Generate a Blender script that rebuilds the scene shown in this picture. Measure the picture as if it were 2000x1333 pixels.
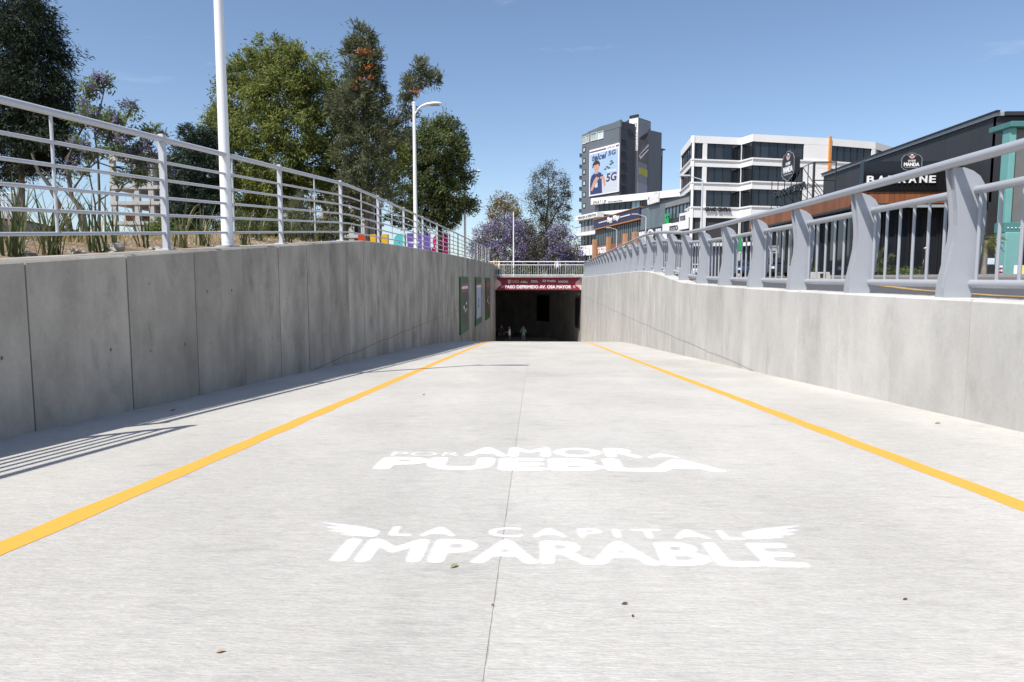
import bpy, math, random
import numpy as np
from mathutils import Matrix, Vector
for o in list(bpy.data.objects): bpy.data.objects.remove(o)
scene = bpy.context.scene
COL = scene.collection
R = random.Random(7)
rad = math.radians

# ------------------------------------------------------------------ camera, sky, sun, exposure
F, CX, CY, HOR, VPX, EYE = 1333.33, 1000.0, 666.5, 543.0, 1041.0, 0.81
PITCH = math.atan((CY - HOR) / F)
YAW = math.atan((VPX - CX) / (F / math.cos(PITCH)))
cd = bpy.data.cameras.new('camera'); cam = bpy.data.objects.new('camera', cd); COL.objects.link(cam)
cd.sensor_width = 36; cd.lens = 24; cd.clip_start = 0.05; cd.clip_end = 4000
cam.location = (0, 0, EYE); cam.rotation_euler = (rad(90) - PITCH, 0, YAW)
scene.camera = cam
SUNDIR = Vector((-0.44, -0.53, 1.0)).normalized()
world = bpy.data.worlds.new('World'); scene.world = world; world.use_nodes = True
wn = world.node_tree.nodes; wl = world.node_tree.links
bg = wn['Background']; sky = wn.new('ShaderNodeTexSky'); sky.sky_type = 'NISHITA'; sky.sun_disc = False
sky.sun_elevation = math.asin(SUNDIR.z); sky.sun_rotation = math.atan2(SUNDIR.x, SUNDIR.y) % (2 * math.pi)
sky.altitude = 2100; sky.air_density = 1.1; sky.dust_density = 4.4; sky.ozone_density = 1.7
bg.inputs['Strength'].default_value = 0.115
# faint wisps of cirrus over the whole sky
tc = wn.new('ShaderNodeTexCoord'); mp = wn.new('ShaderNodeMapping'); mp.inputs['Scale'].default_value = (2.2, 2.2, 9.0)
nz = wn.new('ShaderNodeTexNoise'); nz.inputs['Scale'].default_value = 2.4; nz.inputs['Detail'].default_value = 7; nz.inputs['Roughness'].default_value = 0.6
cr = wn.new('ShaderNodeValToRGB'); cr.color_ramp.elements[0].position = 0.64; cr.color_ramp.elements[1].position = 0.90
cr.color_ramp.elements[1].color = (0.22, 0.22, 0.22, 1)
mx = wn.new('ShaderNodeMixRGB'); mx.inputs['Color2'].default_value = (8.6, 9.0, 9.6, 1)
wl.new(tc.outputs['Generated'], mp.inputs['Vector']); wl.new(mp.outputs[0], nz.inputs['Vector']); wl.new(nz.outputs['Fac'], cr.inputs['Fac'])
wl.new(cr.outputs['Color'], mx.inputs['Fac']); wl.new(sky.outputs[0], mx.inputs['Color1']); wl.new(mx.outputs[0], bg.inputs['Color'])
sl = bpy.data.lights.new('sun', 'SUN'); sl.energy = 4.2; sl.angle = rad(0.53); sl.color = (1.0, 0.955, 0.89)
so = bpy.data.objects.new('sun', sl); COL.objects.link(so)
so.rotation_euler = SUNDIR.to_track_quat('Z', 'Y').to_euler(); so.location = (-20, -25, 45)
vs = scene.view_settings; vs.view_transform = 'Standard'; vs.look = 'None'; vs.exposure = 0.50; vs.gamma = 1.0
try: vs.use_curve_mapping = False
except Exception: pass

# ------------------------------------------------------------------ pixel -> direction helpers (photo is 2000x1333)
_f = np.array([-math.sin(YAW) * math.cos(PITCH), math.cos(YAW) * math.cos(PITCH), -math.sin(PITCH)])
_r = np.array([math.cos(YAW), math.sin(YAW), 0.0]); _u = np.cross(_r, _f)
def ray(x, y): return _f * F + _r * (x - CX) - _u * (y - CY)
def onY(x, y, Y):
    d = ray(x, y); t = Y / d[1]; return (t * d[0], Y, t * d[2] + EYE)
def onX(x, y, X):
    d = ray(x, y); t = X / d[0]; return (X, t * d[1], t * d[2] + EYE)
def onZ(x, y, Z):
    d = ray(x, y); t = (Z - EYE) / d[2]; return (t * d[0], t * d[1], Z)

# ------------------------------------------------------------------ profiles of the ramp (metres)
def lerp(tab, y):
    if y <= tab[0][0]:
        (a, b), (c, d) = tab[0], tab[1]; return b + (d - b) * (y - a) / (c - a)
    for (a, b), (c, d) in zip(tab, tab[1:]):
        if y <= c: return b + (d - b) * (y - a) / (c - a)
    return tab[-1][1]
def sm(t): t = max(0, min(1, t)); return t * t * (3 - 2 * t)
_rt = []; _z = 0.0
for i in range(0, 1200):
    y = i * 0.1
    _rt.append((y, _z))
    g = 0.064 + (0.113 - 0.064) * sm((y - 23) / 13) if y < 55 else 0.113 * (1 - sm((y - 55) / 6))
    _z -= g * 0.1
def road_z(y): return -0.064 * y if y < 0 else lerp(_rt[max(0, int(y * 10) - 1):int(y * 10) + 3], y)
LT = [(-12, -0.10), (4.56, 0.917), (6.1, 1.022), (14.7, 1.61), (17.6, 1.675), (21.9, 1.739), (30, 1.817), (57.5, 1.925)]
RT = [(-12, 0.63), (10, 0.632), (15, 0.67), (17.0, 0.71), (19.6, 0.897), (21.5, 1.0), (23.6, 1.05), (30, 1.01), (40, 0.958), (47, 0.914), (57.5, 0.89)]
def left_top(y): return lerp(LT, y)
def right_top(y): return lerp(RT, y)
def shift(y): return 0.43 * sm((y - 16) / 42)
HW = 3.62
def solve_wall(px, X):        # depth at which the wall line X (+shift) is seen at photo column px
    lo, hi = 1.0, 200.0
    for _ in range(50):
        m = (lo + hi) / 2; p = np.array([X + shift(m), m, 0.0]); k = F / p.dot(_f); x = CX + p.dot(_r) * k
        if (x < px) == (X < 0): lo = m
        else: hi = m
    return lo

# ------------------------------------------------------------------ mesh helpers
WM = {}
def wm(o): return WM[o.name] if o and o.name in WM else Matrix.Identity(4)
def props(o, label=None, cat=None, group=None, kind=None):
    if label: o['label'] = label
    if cat: o['category'] = cat
    if group: o['group'] = group
    if kind: o['kind'] = kind
    return o
def empty(name, loc, label, cat, group=None, rz=0):
    o = bpy.data.objects.new(name, None); COL.objects.link(o); o.location = loc; o.rotation_euler = (0, 0, rz)
    o.empty_display_size = 0.2
    WM[o.name] = Matrix.Translation(loc) @ Matrix.Rotation(rz, 4, 'Z')
    return props(o, label, cat, group)
def link(name, me, mat, parent=None, matrix=None):
    o = bpy.data.objects.new(name, me); COL.objects.link(o)
    if mat and not me.materials:
        for m in (mat if isinstance(mat, (list, tuple)) else [mat]): me.materials.append(m)
    M = matrix if matrix is not None else Matrix.Identity(4)
    if parent:
        o.parent = parent; L = wm(parent).inverted() @ M; o.matrix_basis = L
    else: o.matrix_basis = M
    WM[o.name] = M
    return o
class MB:
    def __init__(s): s.v = []; s.f = []; s.mi = []; s.cur = 0
    def add(s, vs, fs):
        n = len(s.v); s.v += [tuple(map(float, p)) for p in vs]
        for f in fs: s.f.append(tuple(i + n for i in f)); s.mi.append(s.cur)
        return s
    def box(s, x0, x1, y0, y1, z0, z1):
        return s.hexa([(x0, y0, z0), (x1, y0, z0), (x1, y1, z0), (x0, y1, z0), (x0, y0, z1), (x1, y0, z1), (x1, y1, z1), (x0, y1, z1)])
    def hexa(s, p): return s.add(p, [(0, 3, 2, 1), (4, 5, 6, 7), (0, 1, 5, 4), (1, 2, 6, 5), (2, 3, 7, 6), (3, 0, 4, 7)])
    def prism(s, lo, hi):    # two equal rings of points
        n = len(lo); return s.add(list(lo) + list(hi), [tuple(range(n))[::-1], tuple(range(n, 2 * n))] + [(i, (i + 1) % n, n + (i + 1) % n, n + i) for i in range(n)])
    def tube(s, pts, r, n=8, cap=True):
        P = [np.array(p, float) for p in pts]; m = len(P); rr = r if isinstance(r, (list, tuple)) else [r] * m
        rings = []; ref = None
        for i in range(m):
            t = P[min(i + 1, m - 1)] - P[max(i - 1, 0)]; t = t / (np.linalg.norm(t) + 1e-9)
            if ref is None: ref = np.array([0, 0, 1.0]) if abs(t[2]) < 0.9 else np.array([1.0, 0, 0])
            a = np.cross(t, ref); a /= np.linalg.norm(a) + 1e-9; b = np.cross(a, t); ref = b
            # b, a span the section
            rings.append([P[i] + rr[i] * (math.cos(2 * math.pi * k / n) * a + math.sin(2 * math.pi * k / n) * b) for k in range(n)])
        vs = [p for ring in rings for p in ring]; fs = []
        for i in range(m - 1):
            for k in range(n):
                q = (k + 1) % n; fs.append((i * n + k, i * n + q, (i + 1) * n + q, (i + 1) * n + k))
        if cap: fs.append(tuple(range(n))[::-1]); fs.append(tuple((m - 1) * n + k for k in range(n)))
        return s.add(vs, fs)
    def mesh(s, name, smooth=False):
        me = bpy.data.meshes.new(name); me.from_pydata(s.v, [], s.f)
        if any(s.mi): me.polygons.foreach_set('material_index', s.mi)
        if smooth:
            me.polygons.foreach_set('use_smooth', [True] * len(s.f))
            try: me.set_sharp_from_angle(angle=rad(40))
            except Exception: pass
        me.update(); return me
    def build(s, name, mat, parent=None, smooth=False, bevel=0, label=None, kind=None):
        o = link(name, s.mesh(name, smooth), mat, parent)
        if bevel:
            b = o.modifiers.new('bevel', 'BEVEL'); b.width = bevel; b.segments = 2; b.limit_method = 'ANGLE'
        return props(o, label=label, kind=kind)
def thing(mb, name, mat, label, cat, group=None, smooth=False, bevel=0):
    o = mb.build(name, mat, None, smooth, bevel); return props(o, label, cat, group)

# ------------------------------------------------------------------ materials
MATS = {}
def nodes(name):
    m = bpy.data.materials.new(name); m.use_nodes = True; nt = m.node_tree
    return m, nt, nt.nodes['Principled BSDF']
def N(nt, typ, **kw):
    n = nt.nodes.new(typ)
    for k, v in kw.items():
        if k in n.inputs: n.inputs[k].default_value = v
        else: setattr(n, k, v)
    return n
def pm(name, col, rough=0.6, var=0.08, scale=4.0, bump=0.0, metal=0.0, stretch=(1, 1, 1), rnd=0.0, spec=0.5, fine=0.0):
    if name in MATS: return MATS[name]
    m, nt, b = nodes(name); L = nt.links
    tcn = N(nt, 'ShaderNodeTexCoord'); mpn = N(nt, 'ShaderNodeMapping'); mpn.inputs['Scale'].default_value = stretch
    L.new(tcn.outputs['Object'], mpn.inputs['Vector'])
    nn = N(nt, 'ShaderNodeTexNoise', Scale=scale, Detail=6.0, Roughness=0.6); L.new(mpn.outputs[0], nn.inputs['Vector'])
    mr = N(nt, 'ShaderNodeMapRange'); mr.inputs['From Min'].default_value = 0.25; mr.inputs['From Max'].default_value = 0.75
    mr.inputs['To Min'].default_value = 1 - var; mr.inputs['To Max'].default_value = 1 + var
    L.new(nn.outputs['Fac'], mr.inputs['Value']); val = mr.outputs[0]
    if rnd:
        oi = N(nt, 'ShaderNodeObjectInfo'); m2 = N(nt, 'ShaderNodeMapRange'); m2.inputs['To Min'].default_value = 1 - rnd; m2.inputs['To Max'].default_value = 1 + rnd
        L.new(oi.outputs['Random'], m2.inputs['Value']); mm = N(nt, 'ShaderNodeMath', operation='MULTIPLY'); L.new(val, mm.inputs[0]); L.new(m2.outputs[0], mm.inputs[1]); val = mm.outputs[0]
    vm = N(nt, 'ShaderNodeVectorMath', operation='SCALE'); vm.inputs[0].default_value = col[:3]; L.new(val, vm.inputs['Scale'])
    L.new(vm.outputs[0], b.inputs['Base Color'])
    b.inputs['Roughness'].default_value = rough; b.inputs['Metallic'].default_value = metal; b.inputs['Specular IOR Level'].default_value = spec
    if bump or fine:
        n2 = N(nt, 'ShaderNodeTexNoise', Scale=scale * 8, Detail=5.0); L.new(mpn.outputs[0], n2.inputs['Vector'])
        bp = N(nt, 'ShaderNodeBump', Strength=max(bump, fine)); bp.inputs['Distance'].default_value = 0.02
        L.new(n2.outputs['Fac'], bp.inputs['Height']); L.new(bp.outputs[0], b.inputs['Normal'])
    MATS[name] = m; return m

def concrete_wall(name, base, streak=0.35, rnd=0.10):
    m, nt, b = nodes(name); L = nt.links
    tcn = N(nt, 'ShaderNodeTexCoord'); obj = tcn.outputs['Object']
    oi = N(nt, 'ShaderNodeObjectInfo')
    off = N(nt, 'ShaderNodeVectorMath', operation='SCALE'); off.inputs[0].default_value = (13, 7, 5); L.new(oi.outputs['Random'], off.inputs['Scale'])
    ad = N(nt, 'ShaderNodeVectorMath', operation='ADD'); L.new(obj, ad.inputs[0]); L.new(off.outputs[0], ad.inputs[1])
    def noise(sc, stretch, detail=6, vec=None):
        mp_ = N(nt, 'ShaderNodeMapping'); mp_.inputs['Scale'].default_value = stretch; L.new(vec or ad.outputs[0], mp_.inputs['Vector'])
        n_ = N(nt, 'ShaderNodeTexNoise', Scale=sc, Detail=float(detail), Roughness=0.62); L.new(mp_.outputs[0], n_.inputs['Vector']); return n_.outputs['Fac']
    def rng(v, a, c, lo, hi):
        r_ = N(nt, 'ShaderNodeMapRange'); r_.inputs['From Min'].default_value = a; r_.inputs['From Max'].default_value = c
        r_.inputs['To Min'].default_value = lo; r_.inputs['To Max'].default_value = hi; L.new(v, r_.inputs['Value']); return r_.outputs[0]
    def mul(p, q):
        k = N(nt, 'ShaderNodeMath', operation='MULTIPLY'); L.new(p, k.inputs[0]); L.new(q, k.inputs[1]); return k.outputs[0]
    blot = rng(noise(1.1, (1, 1, 0.7)), 0.34, 0.66, 1 - streak * 0.75, 1 + streak * 0.3)
    strk = rng(noise(3.2, (1, 1, 0.12), 4), 0.35, 0.68, 1 - streak * 0.22, 1 + streak * 0.16)
    dark = rng(noise(2.6, (1, 1, 0.55), 8), 0.55, 0.74, 1.0, 1 - streak * 0.85)
    fine = rng(noise(26, (1, 1, 1), 5, obj), 0.3, 0.7, 0.95, 1.05)
    rn = rng(oi.outputs['Random'], 0, 1, 1 - rnd, 1 + rnd)
    v = mul(mul(mul(blot, strk), mul(dark, fine)), rn)
    sc = N(nt, 'ShaderNodeVectorMath', operation='SCALE'); sc.inputs[0].default_value = base; L.new(v, sc.inputs['Scale'])
    L.new(sc.outputs[0], b.inputs['Base Color']); b.inputs['Roughness'].default_value = 0.85; b.inputs['Specular IOR Level'].default_value = 0.25
    bp = N(nt, 'ShaderNodeBump', Strength=0.25); bp.inputs['Distance'].default_value = 0.01
    L.new(noise(14, (1, 1, 0.5), 8, obj), bp.inputs['Height']); L.new(bp.outputs[0], b.inputs['Normal'])
    return m
def concrete_road():
    m, nt, b = nodes('road_concrete'); L = nt.links
    tcn = N(nt, 'ShaderNodeTexCoord'); obj = tcn.outputs['Object']; oi = N(nt, 'ShaderNodeObjectInfo')
    def noise(sc, stretch, detail=6, rough=0.6):
        mp_ = N(nt, 'ShaderNodeMapping'); mp_.inputs['Scale'].default_value = stretch; L.new(obj, mp_.inputs['Vector'])
        n_ = N(nt, 'ShaderNodeTexNoise', Scale=sc, Detail=float(detail), Roughness=rough); L.new(mp_.outputs[0], n_.inputs['Vector']); return n_.outputs['Fac']
    def rng(v, a, c, lo, hi):
        r_ = N(nt, 'ShaderNodeMapRange'); r_.inputs['From Min'].default_value = a; r_.inputs['From Max'].default_value = c
        r_.inputs['To Min'].default_value = lo; r_.inputs['To Max'].default_value = hi; L.new(v, r_.inputs['Value']); return r_.outputs[0]
    def mul(p, q):
        k = N(nt, 'ShaderNodeMath', operation='MULTIPLY'); L.new(p, k.inputs[0]); L.new(q, k.inputs[1]); return k.outputs[0]
    tine = noise(1.0, (34.0, 120.0, 1.0), 5, 0.7)          # transverse broom and tine marks
    groove = noise(1.0, (9.0, 30.0, 1.0), 5, 0.74)
    v = mul(rng(tine, 0.3, 0.7, 0.87, 1.06), rng(groove, 0.34, 0.64, 0.90, 1.04))
    v = mul(v, rng(noise(0.9, (1, 0.6, 1), 7), 0.3, 0.7, 0.87, 1.08))
    v = mul(v, rng(noise(3.5, (1, 2.2, 1), 6), 0.58, 0.80, 1.0, 0.80))
    v = mul(v, rng(noise(70, (1, 1, 1), 3), 0.3, 0.7, 0.95, 1.05))
    v = mul(v, rng(oi.outputs['Random'], 0, 1, 0.965, 1.03))
    cr_ = N(nt, 'ShaderNodeMixRGB'); cr_.inputs['Color1'].default_value = (0.532, 0.511, 0.467, 1); cr_.inputs['Color2'].default_value = (0.508, 0.494, 0.46, 1)
    L.new(noise(0.6, (1, 1, 1), 4), cr_.inputs['Fac'])
    sc = N(nt, 'ShaderNodeVectorMath', operation='SCALE'); L.new(cr_.outputs[0], sc.inputs[0]); L.new(v, sc.inputs['Scale'])
    L.new(sc.outputs[0], b.inputs['Base Color']); b.inputs['Roughness'].default_value = 0.9; b.inputs['Specular IOR Level'].default_value = 0.2
    bp = N(nt, 'ShaderNodeBump', Strength=0.55); bp.inputs['Distance'].default_value = 0.006; L.new(tine, bp.inputs['Height'])
    bp2 = N(nt, 'ShaderNodeBump', Strength=0.4); bp2.inputs['Distance'].default_value = 0.012; L.new(groove, bp2.inputs['Height']); L.new(bp.outputs[0], bp2.inputs['Normal'])
    L.new(bp2.outputs[0], b.inputs['Normal']); return m
def paint(name, col, cut=0.36, base=(0.47, 0.46, 0.44)):     # road paint, thin and scuffed where the broom marks stand proud
    m, nt, b = nodes(name); L = nt.links; tcn = N(nt, 'ShaderNodeTexCoord')
    mp_ = N(nt, 'ShaderNodeMapping'); mp_.inputs['Scale'].default_value = (6, 40, 1); L.new(tcn.outputs['Object'], mp_.inputs['Vector'])
    n_ = N(nt, 'ShaderNodeTexNoise', Scale=1.0, Detail=6.0, Roughness=0.65); L.new(mp_.outputs[0], n_.inputs['Vector'])
    n3 = N(nt, 'ShaderNodeTexNoise', Scale=2.2, Detail=4.0); L.new(tcn.outputs['Object'], n3.inputs['Vector'])
    av = N(nt, 'ShaderNodeMath', operation='MULTIPLY_ADD'); av.inputs[1].default_value = 0.45; L.new(n3.outputs['Fac'], av.inputs[0]); L.new(n_.outputs['Fac'], av.inputs[2])
    r_ = N(nt, 'ShaderNodeMapRange'); r_.inputs['From Min'].default_value = cut + 0.12; r_.inputs['From Max'].default_value = cut + 0.24; L.new(av.outputs[0], r_.inputs['Value'])
    mxn = N(nt, 'ShaderNodeMixRGB'); mxn.inputs['Color1'].default_value = (*base, 1); mxn.inputs['Color2'].default_value = (*col, 1); L.new(r_.outputs[0], mxn.inputs['Fac'])
    L.new(mxn.outputs[0], b.inputs['Base Color']); b.inputs['Roughness'].default_value = 0.75
    bp = N(nt, 'ShaderNodeBump', Strength=0.35); bp.inputs['Distance'].default_value = 0.005; L.new(n_.outputs['Fac'], bp.inputs['Height']); L.new(bp.outputs[0], b.inputs['Normal'])
    return m
def spray_paint(name, col):      # paint whose cover is read from the mesh: dense in the letter, dusty at its edge
    m, nt, b = nodes(name); L = nt.links; tcn = N(nt, 'ShaderNodeTexCoord'); at = N(nt, 'ShaderNodeAttribute', attribute_name='cover')
    mp_ = N(nt, 'ShaderNodeMapping'); mp_.inputs['Scale'].default_value = (34, 110, 1); L.new(tcn.outputs['Object'], mp_.inputs['Vector'])
    n_ = N(nt, 'ShaderNodeTexNoise', Scale=1.0, Detail=5.0, Roughness=0.7); L.new(mp_.outputs[0], n_.inputs['Vector'])
    n3 = N(nt, 'ShaderNodeTexNoise', Scale=5.0, Detail=5.0); L.new(tcn.outputs['Object'], n3.inputs['Vector'])
    a1 = N(nt, 'ShaderNodeMath', operation='MULTIPLY_ADD'); a1.inputs[1].default_value = 0.75; L.new(n_.outputs['Fac'], a1.inputs[0]); L.new(at.outputs['Fac'], a1.inputs[2])
    a2 = N(nt, 'ShaderNodeMath', operation='MULTIPLY_ADD'); a2.inputs[1].default_value = 0.45; L.new(n3.outputs['Fac'], a2.inputs[0]); L.new(a1.outputs[0], a2.inputs[2])
    r_ = N(nt, 'ShaderNodeMapRange'); r_.inputs['From Min'].default_value = 0.86; r_.inputs['From Max'].default_value = 1.52; r_.inputs['To Max'].default_value = 0.97; L.new(a2.outputs[0], r_.inputs['Value'])
    b.inputs['Base Color'].default_value = (*col, 1); b.inputs['Roughness'].default_value = 0.8
    tr = N(nt, 'ShaderNodeBsdfTransparent'); ms = N(nt, 'ShaderNodeMixShader'); L.new(r_.outputs[0], ms.inputs[0]); L.new(tr.outputs[0], ms.inputs[1]); L.new(b.outputs[0], ms.inputs[2])
    L.new(ms.outputs[0], nt.nodes['Material Output'].inputs['Surface']); return m
def leafmat(name, cols, trans=0.35, rough=0.55):
    m, nt, b = nodes(name); L = nt.links
    at = N(nt, 'ShaderNodeAttribute', attribute_name='tint')
    ramp = N(nt, 'ShaderNodeValToRGB'); e = ramp.color_ramp.elements
    while len(e) < len(cols): e.new(0.5)
    for i, c in enumerate(cols): e[i].position = i / (len(cols) - 1); e[i].color = (*c, 1)
    L.new(at.outputs['Fac'], ramp.inputs['Fac']); L.new(ramp.outputs[0], b.inputs['Base Color'])
    b.inputs['Roughness'].default_value = rough; b.inputs['Specular IOR Level'].default_value = 0.3
    tr = N(nt, 'ShaderNodeBsdfTranslucent'); L.new(ramp.outputs[0], tr.inputs['Color'])
    ms = N(nt, 'ShaderNodeMixShader'); ms.inputs[0].default_value = trans
    out = nt.nodes['Material Output']; L.new(b.outputs[0], ms.inputs[1]); L.new(tr.outputs[0], ms.inputs[2]); L.new(ms.outputs[0], out.inputs['Surface'])
    return m
M_ROAD = concrete_road()
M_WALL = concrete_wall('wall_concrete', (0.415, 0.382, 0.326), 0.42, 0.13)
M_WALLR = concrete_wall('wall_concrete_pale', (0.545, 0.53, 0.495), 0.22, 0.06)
M_SEAL = pm('joint_sealant', (0.40, 0.385, 0.36), 0.9, 0.35, 9)
M_JOINT = pm('joint_dark', (0.12, 0.115, 0.11), 0.9, 0.2, 20)
M_CONC = pm('raw_concrete', (0.42, 0.41, 0.39), 0.9, 0.18, 1.5, bump=0.2)
M_YEL = paint('yellow_paint', (0.80, 0.365, 0.05), 0.31, (0.62, 0.46, 0.22))
M_WHT = paint('white_paint', (0.90, 0.90, 0.90), 0.34)
M_SPRAY = spray_paint('white_spray_paint', (0.90, 0.90, 0.90))
M_STEELW = pm('white_steel', (0.48, 0.495, 0.53), 0.38, 0.05, 3)
M_STEELG = pm('grey_steel', (0.335, 0.352, 0.385), 0.36, 0.05, 2.5, metal=0.0)
M_LAMPW = pm('lamp_white', (0.80, 0.80, 0.80), 0.3, 0.03, 2)
M_GLASS = pm('dark_glass', (0.018, 0.022, 0.028), 0.06, 0.3, 0.6, spec=0.6)
M_GLASSB = pm('blue_glass', (0.10, 0.14, 0.17), 0.08, 0.3, 0.5, spec=0.6)
M_BLACK = pm('black_paint', (0.02, 0.02, 0.022), 0.45, 0.2, 2)
M_WHITEW = pm('white_stucco', (0.80, 0.80, 0.79), 0.8, 0.04, 0.7, bump=0.05)
M_ASPH = pm('asphalt', (0.075, 0.075, 0.078), 0.9, 0.15, 6, bump=0.3)
M_PAVE = pm('pavement_concrete', (0.36, 0.35, 0.34), 0.9, 0.12, 3, bump=0.15)
M_SOIL = pm('dry_soil', (0.215, 0.155, 0.095), 0.95, 0.5, 3.0, bump=1.0)
M_BARK = pm('bark', (0.10, 0.082, 0.066), 0.9, 0.3, 8, bump=0.6, stretch=(1, 1, 0.3))

# ------------------------------------------------------------------ text as flat mesh
def text_mesh(s, w, h, bold=0.0, ext=0.01, shear=0.0, space=1.0, back=False):
    cu = bpy.data.curves.new('lettering', 'FONT'); cu.body = s; cu.size = 1; cu.offset = bold; cu.extrude = 0.0; cu.shear = shear; cu.space_character = space
    cu.resolution_u = 3
    o = bpy.data.objects.new('lettering', cu); COL.objects.link(o)
    me = bpy.data.meshes.new_from_object(o); COL.objects.unlink(o); bpy.data.objects.remove(o)
    n = len(me.vertices); co = np.empty(n * 3); me.vertices.foreach_get('co', co); co = co.reshape(-1, 3)
    mn, mxx = co.min(0), co.max(0); sx = w / (mxx[0] - mn[0]); sy = (h / (mxx[1] - mn[1])) if h else sx
    co[:, 0] = (co[:, 0] - mn[0]) * sx; co[:, 1] = (co[:, 1] - mn[1]) * sy; co[:, 2] = 0
    faces = [tuple(p.vertices) for p in me.polygons]
    if ext:
        edges = {}
        for fc in faces:
            for a, b2 in zip(fc, fc[1:] + fc[:1]): edges[(a, b2)] = edges.get((a, b2), 0) + 1
        # weld coincident points so that only the outline is walled
        key = {}; rep = []
        for i, p in enumerate(co): rep.append(key.setdefault((round(p[0], 5), round(p[1], 5)), i))
        es = {}
        for fc in faces:
            for a, b2 in zip(fc, fc[1:] + fc[:1]): es[(rep[a], rep[b2])] = 1
        top = co.copy(); top[:, 2] = ext
        vsx = [tuple(p) for p in co] + [tuple(p) for p in top]
        fs = [tuple(i + n for i in fc) for fc in faces]
        fs += [(a, b2, b2 + n, a + n) for (a, b2) in es if (b2, a) not in es]
        faces = fs + ([tuple(fc[::-1]) for fc in faces] if back else [])
    else: vsx = [tuple(p) for p in co]
    bpy.data.meshes.remove(me)
    me = bpy.data.meshes.new('lettering'); me.from_pydata(vsx, [], faces); me.update(); return me
# ------------------------------------------------------------------ ground, street, road
def ground_z(x, y, side):
    if side < 0:
        z = left_top(min(y, 57.5)) - 0.06
        if y > 57.5: z += (0.80 - z) * sm((y - 57.5) / 9)
        d = -x - 4.1
        if 0 < d < 12 and -2 < y < 50: z += 0.22 * sm(d / 1.3) * (1 - sm((d - 2.2) / 3)) * (0.7 + 0.3 * math.sin(y * 1.7) * math.sin(y * 0.6 + x)) * (1 - sm((y - 12) / 5))
        return z
    z = 0.40 + 0.42 * sm((y - 15) / 12)
    return z
GY = [-400, -120, -60, -30, -20, -12] + [y * 1.0 for y in range(-10, 58)] + [57.5, 60, 63, 67, 72, 80, 100, 140, 200, 300, 500, 900, 1600]
GLX = [-1500, -500, -200, -90, -45, -25, -16, -12, -9, -7.5, -6.5, -6, -5.6, -5.3, -5.0, -4.75, -4.5, -4.3, -4.1]
GRX = [4.0, 6, 9, 14, 22, 35, 60, 120, 300, 700, 1500]
mb = MB(); rows = []
for y in GY:
    s = shift(y); row = [(x + s, y, ground_z(x, y, -1)) for x in GLX] + [(x + s, y, ground_z(x, y, 1)) for x in GRX]
    rows.append(row)
for i, (a, b) in enumerate(zip(rows, rows[1:])):
    for k in range(len(a) - 1):
        q = [a[k], a[k + 1], b[k + 1], b[k]]
        if k == len(GLX) - 1:
            if -12.5 < GY[i] < 57: continue
            if GY[i] >= 57 and GY[i] < 80: q = [(p[0], p[1], .82) for p in q]
        mb.add(q, [(0, 1, 2, 3)])
mb.build('ground', M_SOIL, smooth=True, kind='structure')
# asphalt street along the right of the trench and across the bridge
mb = MB(); ys = [-60, -30] + list(range(-12, 58, 3)) + [60, 70, 90, 130, 180, 260]
for a, b in zip(ys, ys[1:]):
    xa, xb = 4.0 + shift(a), 4.0 + shift(b); za, zb = ground_z(9, a, 1) + 0.012, ground_z(9, b, 1) + 0.012
    mb.add([(xa, a, za), (18.6, a, za), (18.6, b, zb), (xb, b, zb)], [(0, 1, 2, 3)])
mb.build('street', M_ASPH, kind='structure')
mb = MB(); mb.add([(-60, 58.4, 0.85), (4.4, 58.4, 0.85), (4.4, 68, 0.85), (-60, 68, 0.85)], [(0, 1, 2, 3)])
mb.build('cross_street', M_ASPH, kind='structure')
mb = MB()
for a, b in zip(ys, ys[1:]):
    za, zb = ground_z(9, a, 1), ground_z(9, b, 1)
    mb.hexa([(18.6, a, za - .1), (23.5, a, za - .1), (23.5, b, zb - .1), (18.6, b, zb - .1), (18.6, a, za + .14), (23.5, a, za + .14), (23.5, b, zb + .14), (18.6, b, zb + .14)])
mb.build('sidewalk', M_PAVE, kind='structure')
M_YELK = pm('kerb_yellow', (0.42, 0.27, 0.10), 0.85, 0.3, 5)
mb = MB()
for a, b in zip(ys[:-4], ys[1:-4]):
    za, zb = ground_z(9, a, 1) + .018, ground_z(9, b, 1) + .018
    mb.hexa([(9.85, a, za), (10.15, a, za), (10.15, b, zb), (9.85, b, zb), (9.85, a, za + .015), (10.15, a, za + .015), (10.15, b, zb + .015), (9.85, b, zb + .015)])
mb.build('yellow_kerb', M_YELK, kind='structure')

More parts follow.
